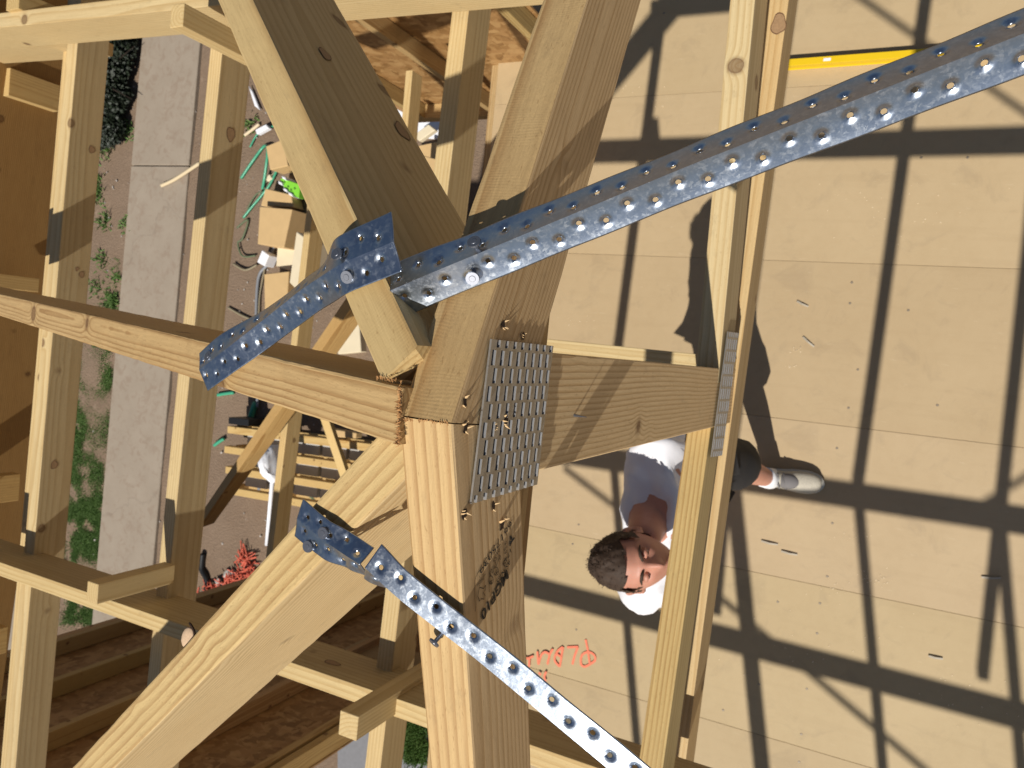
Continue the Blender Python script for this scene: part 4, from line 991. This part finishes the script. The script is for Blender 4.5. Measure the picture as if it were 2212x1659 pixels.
# ================================================================== THE MAN
def skin_mesh(name, verts, edges, radii, mat, root=0, sub=2, parent=None, M=None, disp=0.0):
    me = bpy.data.meshes.new(name); me.from_pydata([tuple(v) for v in verts], edges, []); o = bpy.data.objects.new(name, me); COL.objects.link(o)
    md = o.modifiers.new("skin", 'SKIN'); md.use_smooth_shade = True
    for i, r in enumerate(radii):
        sv = me.skin_vertices[0].data[i]; sv.radius = r if isinstance(r, tuple) else (r, r); sv.use_root = (i == root)
    s_ = o.modifiers.new("sub", 'SUBSURF'); s_.levels = sub; s_.render_levels = sub
    dg = bpy.context.evaluated_depsgraph_get(); m2 = bpy.data.meshes.new_from_object(o.evaluated_get(dg)); m2.name = name
    bpy.data.objects.remove(o)
    if disp:
        for v in m2.vertices:
            nz = mathutils.noise.noise(v.co*14)+0.5*mathutils.noise.noise(v.co*30); v.co += v.normal*nz*disp
    m2.materials.clear(); m2.polygons.foreach_set('use_smooth', [True]*len(m2.polygons))
    return link(name, m2, mat, parent, M)
SKINM = NT("skin"); _n = SKINM.noise(SKINM.obj(), 40.0, 3.0); SKINM.set(Base_Color=SKINM.mix(_n, (0.46, 0.20, 0.135, 1), (0.56, 0.28, 0.20, 1)), Roughness=0.5); SKINM.b.inputs['Subsurface Weight'].default_value = 0.08; SKINM.b.inputs['Subsurface Scale'].default_value = 0.01; SK = SKINM.m
man = empty("person", at(1640, 1030, H), "man in white t-shirt and black shorts standing on the floor, looking up", "person")
Vv = Vector
shL = at(1418, 975, 2.31); shR = at(1385, 1275, 2.29); neck = (shL+shR)/2 + Vv((0.015, 0.0, 0.05)); headc = at(1368, 1212, 2.05)
hip = at(1490, 1030, 2.78); chest = (shL+shR)/2 + Vv((0.035, 0, -0.10)); waist = (chest*0.4+hip*0.6)
hipL = hip+Vv((0, 0.09, -0.03)); hipR = hip+Vv((-0.04, -0.09, -0.03))
kneeL = at(1592, 1008, H-0.50); ankL = at(1662, 1035, H-0.10)
kneeR = hipR+Vv((-0.04, 0.0, -0.44)); ankR = Vv((kneeR.x-0.22, kneeR.y+0.02, 0.10)); 
elL = shL+Vv((-0.02, 0.08, -0.29)); wrL = elL+Vv((0.12, 0.0, -0.22)); elR = shR+Vv((-0.045, -0.075, -0.27)); wrR = elR+Vv((0.10, 0.04, -0.22))
body_v = [hip, waist, chest, neck, neck.lerp(headc, 0.55), hipL, kneeL, ankL, hipR, kneeR, ankR, shL, elL, wrL, shR, elR, wrR, wrL+Vv((.03, 0, -.06)), wrR+Vv((.03, .01, -.06)), kneeL.lerp(ankL, .35), kneeR.lerp(ankR, .35)]
body_e = [(0,1),(1,2),(2,3),(3,4),(0,5),(5,6),(6,19),(19,7),(0,8),(8,9),(9,20),(20,10),(2,11),(11,12),(12,13),(2,14),(14,15),(15,16),(13,17),(16,18)]
body_r = [.12,.125,(.14,.12),.058,.052,.085,.056,.038,.085,.056,.038,.062,.043,.030,.062,.043,.030,.036,.036,.058,.058]
skin_mesh("body", body_v, body_e, body_r, SK, 0, 2, man)
# shirt
SHIRT = plain("white_cotton", (0.78, 0.78, 0.82), 0.85, nz=0.05, ns=25, spec=0.2)
sh_v = [hip+Vv((0, 0, -.05)), waist, chest, neck+Vv((0, 0, -.02)), shL, shL.lerp(elL, .62), shR, shR.lerp(elR, .62)]
skin_mesh("shirt", sh_v, [(0,1),(1,2),(2,3),(2,4),(4,5),(2,6),(6,7)], [(.15,.17),(.145,.17),(.155,.165),.085,.085,.075,.085,.075], SHIRT, 0, 3, man, disp=0.020)
BLK = plain("black_shorts", (0.012, 0.012, 0.014), 0.8, nz=0.3, ns=30)
skin_mesh("shorts", [hip+Vv((0, 0, .06)), hipL, hipL.lerp(kneeL, .55), kneeL+Vv((0.012, 0, -.05)), hipR, hipR.lerp(kneeR, .55), kneeR+Vv((0, 0, -.02))], [(0,1),(1,2),(2,3),(0,4),(4,5),(5,6)], [(.15,.16),.12,.115,.115,.11,.09,.075], BLK, 0, 2, man, disp=0.008)
# socks and shoes
def shoe(ank, toe, side):
    d_ = (toe-ank); d_.z = 0; d_.normalize(); l = EZ.cross(d_); c0 = Vv((ank.x, ank.y, 0)) - d_*0.05
    sec = [(-.005,.030,.070,.035),(.03,.038,.085,.05),(.08,.040,.090,.06),(.13,.043,.082,.06),(.18,.050,.070,.05),(.23,.050,.060,.035),(.27,.040,.050,.02),(.292,.018,.034,.01)]
    bm = bmesh.new(); rings = []
    for (u, w, h_, _) in sec:
        r = []
        for k in range(12):
            a = k/12*2*math.pi; r.append(bm.verts.new(c0+d_*u*.9+l*math.cos(a)*w*.95+EZ*(0.02+h_*0.5+math.sin(a)*h_*0.5)))
        rings.append(r)
    for a, b in zip(rings, rings[1:]):
        for k in range(12): bm.faces.new((a[k], a[(k+1) % 12], b[(k+1) % 12], b[k]))
    bm.faces.new(rings[0][::-1]); bm.faces.new(rings[-1]); bmesh.ops.recalc_face_normals(bm, faces=bm.faces)
    bmesh.ops.subdivide_edges(bm, edges=bm.edges[:], cuts=1, use_grid_fill=True, smooth=0.6)
    sh = link("shoe", bm_mesh("shoe", bm, True), SHOE, man)
    bm = bmesh.new(); vs_ = []
    prof = [(-.02,.028),(0,.042),(.08,.044),(.16,.054),(.23,.056),(.28,.042),(.305,.012)]
    up = [bm.verts.new(c0+d_*u*.9+l*w*.93+EZ*.030) for u, w in prof]+[bm.verts.new(c0+d_*u*.9-l*w*.93+EZ*.030) for u, w in prof[::-1]]
    dnv = [bm.verts.new(v.co-EZ*.029) for v in up]; bm.faces.new(up); bm.faces.new(dnv[::-1]); k = len(up)
    for i in range(k): bm.faces.new((up[i], dnv[i], dnv[(i+1) % k], up[(i+1) % k]))
    bmesh.ops.recalc_face_normals(bm, faces=bm.faces); bmesh.ops.bevel(bm, geom=bm.edges[:], offset=.005, segments=2, affect='EDGES')
    link("sole", bm_mesh("sole", bm, True), SOLE, sh)
    bm = bmesh.new(); bmesh.ops.create_uvsphere(bm, u_segments=20, v_segments=12, radius=1.0, matrix=frame(c0+d_*.125+EZ*.082, d_*.052, l*.035, EZ*.026+d_*-.008)); link("tongue", bm_mesh("tongue", bm, True), LACE, sh)
    for i in range(4):
        u = .085+i*.026; bm = bmesh.new(); hh = .124-.013*i; tube(bm, smooth_path([c0+d_*(u+.012)-l*.034+EZ*(hh-.022), c0+d_*u+EZ*(hh-.002), c0+d_*(u-.004)+l*.034+EZ*(hh-.022)], 5), .0045, 6)
        link("lace", bm_mesh("lace", bm, True), LACE, sh)
    bm = bmesh.new(); tube(bm, [c0+d_*(.035)-l*.036+EZ*.095, c0+d_*.065-l*.02+EZ*.120, c0+d_*.072+EZ*.126, c0+d_*.065+l*.02+EZ*.120, c0+d_*.035+l*.036+EZ*.095, c0-d_*.01+EZ*.075], .011, 8)
    link("collar", bm_mesh("collar", bm, True), SOLE, sh)
SHOE = plain("beige_mesh_shoe", (0.46, 0.42, 0.34), 0.7, nz=0.35, ns=140, bump=0.4); SOLE = plain("shoe_sole", (0.60, 0.56, 0.47), 0.6); LACE = plain("shoe_lace", (0.16, 0.15, 0.15), 0.8)
SOCK = plain("white_sock", (0.78, 0.78, 0.80), 0.9)
toeL = at(1768, 1046, H-0.03)
shoe(ankL, toeL, 1); shoe(ankR, ankR+Vv((.2, -.03, 0)), -1)
for a_, k_ in ((ankL, kneeL), (ankR, kneeR)):
    bm = bmesh.new(); dd = (k_-a_).normalized(); tube(bm, [Vv((a_.x, a_.y, .05)), a_-EZ*0.01, a_+dd*.035, a_+dd*.075], [.046, .046, .045, .046], 16); link("sock", bm_mesh("sock", bm, True), SOCK, man)
# head: local X = face forward, Y = man's left, Z = crown
fwd = Vv((0.70, 0.10, 0.72)).normalized(); crown = Vv((-0.80, -0.02, 0.60)); left = crown.cross(fwd).normalized(); crown = fwd.cross(left).normalized()
HM = frame(headc, fwd, left, crown)
bm = bmesh.new(); bmesh.ops.create_uvsphere(bm, u_segments=64, v_segments=48, radius=1.0)
for v in bm.verts:
    x, y, z = v.co; X = x*0.098; Y = y*0.078; Z = z*0.118
    if z < 0: Y *= 1-0.30*min(1, -z)**1.5; X *= (1-0.10*(-z)) if x > 0 else (1-0.42*(-z))
    if x > 0: X = X*(1-0.10*(1-abs(z))*abs(y))*0.96
    def g(cy_, cz, sy, sz): return math.exp(-((Y-cy_)/sy)**2-((Z-cz)/sz)**2)
    if x > 0.2:
        X += 0.026*g(0, -0.028, 0.011, 0.016) + 0.016*g(0, -0.008, 0.008, 0.022)       # nose
        X += 0.008*g(0.028, 0.022, 0.022, 0.008) + 0.008*g(-0.028, 0.022, 0.022, 0.008)  # brows
        X -= 0.011*g(0.031, 0.004, 0.016, 0.011) + 0.011*g(-0.031, 0.004, 0.016, 0.011)  # sockets
        X += 0.006*g(0, -0.054, 0.020, 0.006) + 0.007*g(0, -0.066, 0.018, 0.006) - 0.005*g(0, -0.060, 0.024, 0.003)
        X += 0.008*g(0, -0.092, 0.020, 0.014) + 0.005*g(0.042, -0.02, 0.018, 0.02) + 0.005*g(-0.042, -0.02, 0.018, 0.02)
        X -= 0.004*g(0, -0.077, 0.03, 0.006)
    v.co = Vv((X, Y, Z))
head = link("head", bm_mesh("head", bm, True), SK, man, HM)
EYEW = plain("eye_white", (0.7, 0.68, 0.66), 0.3); DARK = plain("dark_brown_hair", (0.045, 0.027, 0.017), 0.75, nz=0.5, ns=150); LIP = plain("lips", (0.42, 0.16, 0.13), 0.5)
for s_ in (-1, 1):
    bm = bmesh.new(); bmesh.ops.create_uvsphere(bm, u_segments=16, v_segments=12, radius=0.0105); link("eye", bm_mesh("eye", bm, True), EYEW, head, HM @ Matrix.Translation((0.0775, s_*0.031, 0.004)))
    bm = bmesh.new(); bmesh.ops.create_uvsphere(bm, u_segments=16, v_segments=8, radius=0.0060); link("iris", bm_mesh("iris", bm, True), DARK, head, HM @ Matrix.Translation((0.0850, s_*0.031, 0.002)))
    bm = bmesh.new(); tube(bm, [(0.082, s_*0.018, 0.006), (0.0855, s_*0.031, 0.0075), (0.078, s_*0.044, 0.005)], [.005, .0085, .005], 10); link("eyelid", bm_mesh("eyelid", bm, True), SK, head, HM)
    bm = bmesh.new(); tube(bm, [(0.0965, s_*0.012, 0.021), (0.0975, s_*0.026, 0.027), (0.091, s_*0.040, 0.026), (0.079, s_*0.052, 0.018)], [.003, .0046, .0040, .0018], 8); link("eyebrow", bm_mesh("eyebrow", bm, True), DARK, head, HM)
    bm = bmesh.new(); bmesh.ops.create_uvsphere(bm, u_segments=20, v_segments=14, radius=1.0)
    for v in bm.verts: v.co = Vv((v.co.x*0.019 + 0.004*v.co.z, s_*(abs(v.co.y)*0.010 + 0.010*(v.co.x < 0) - 0.006*math.exp(-((v.co.x)**2+v.co.z**2)*4)), v.co.z*0.033))
    link("ear", bm_mesh("ear", bm, True), SK, head, HM @ Matrix.Translation((-0.004, s_*0.075, -0.006)))
bm = bmesh.new(); tube(bm, [(0.088, -0.024, -0.060), (0.0985, -0.010, -0.0575), (0.1005, 0, -0.059), (0.0985, 0.010, -0.0575), (0.088, 0.024, -0.060)], [.0015, .0035, .0035, .0035, .0015], 8); link("upper_lip", bm_mesh("upper_lip", bm, True), LIP, head, HM)
bm = bmesh.new(); tube(bm, [(0.088, -0.022, -0.062), (0.098, 0, -0.0665), (0.088, 0.022, -0.062)], [.0015, .0046, .0015], 8); link("lower_lip", bm_mesh("lower_lip", bm, True), LIP, head, HM)
# hair: a cap and short tufts
bm = bmesh.new(); bmesh.ops.create_uvsphere(bm, u_segments=72, v_segments=56, radius=1.0)
dele = []
for v in bm.verts:
    x, y, z = v.co; line = 0.60 + 0.0*x
    keep = (z > 0.52-0.10*abs(y)) if x > 0.30 else ((z > -0.12) if x > -0.1 else (z > -0.55))
    if x > 0 and abs(y) > 0.80: keep = z > 0.0
    sc_ = 1.075 + 0.06*mathutils.noise.noise(Vv((x*4, y*4, z*4))) + 0.035*mathutils.noise.noise(Vv((x*18, y*18, z*18)))
    Y = y*0.078; X = x*0.098
    if z < 0: Y *= 1-0.22*min(1, -z)**1.5; X *= (1-0.35*(-z)) if x < 0 else 1
    v.co = Vv((X*sc_, Y*sc_, z*0.118*sc_))
    if not keep: dele.append(v)
bmesh.ops.delete(bm, geom=dele, context='VERTS')
hair = link("hair", bm_mesh("hair", bm, True), DARK, head, HM)
bm = bmesh.new(); hv = [(v.co.copy(), v.normal.copy()) for v in hair.data.vertices]
for k in range(900):
    p, nn = random.choice(hv); nn = (nn + Vv((random.gauss(0, .5), random.gauss(0, .5), random.gauss(0, .5)))).normalized(); p = p+Vv((random.gauss(0, .003), random.gauss(0, .003), random.gauss(0, .003)))
    s_ = nn.orthogonal().normalized()*0.0016; t = p+nn*random.uniform(.003, .008); v = [bm.verts.new(q) for q in (p-s_, p+s_, t)]; bm.faces.new(v)
link("hair_tufts", bm_mesh("hair_tufts", bm), DARK, hair, HM)
print("OBJECTS", len(bpy.data.objects))
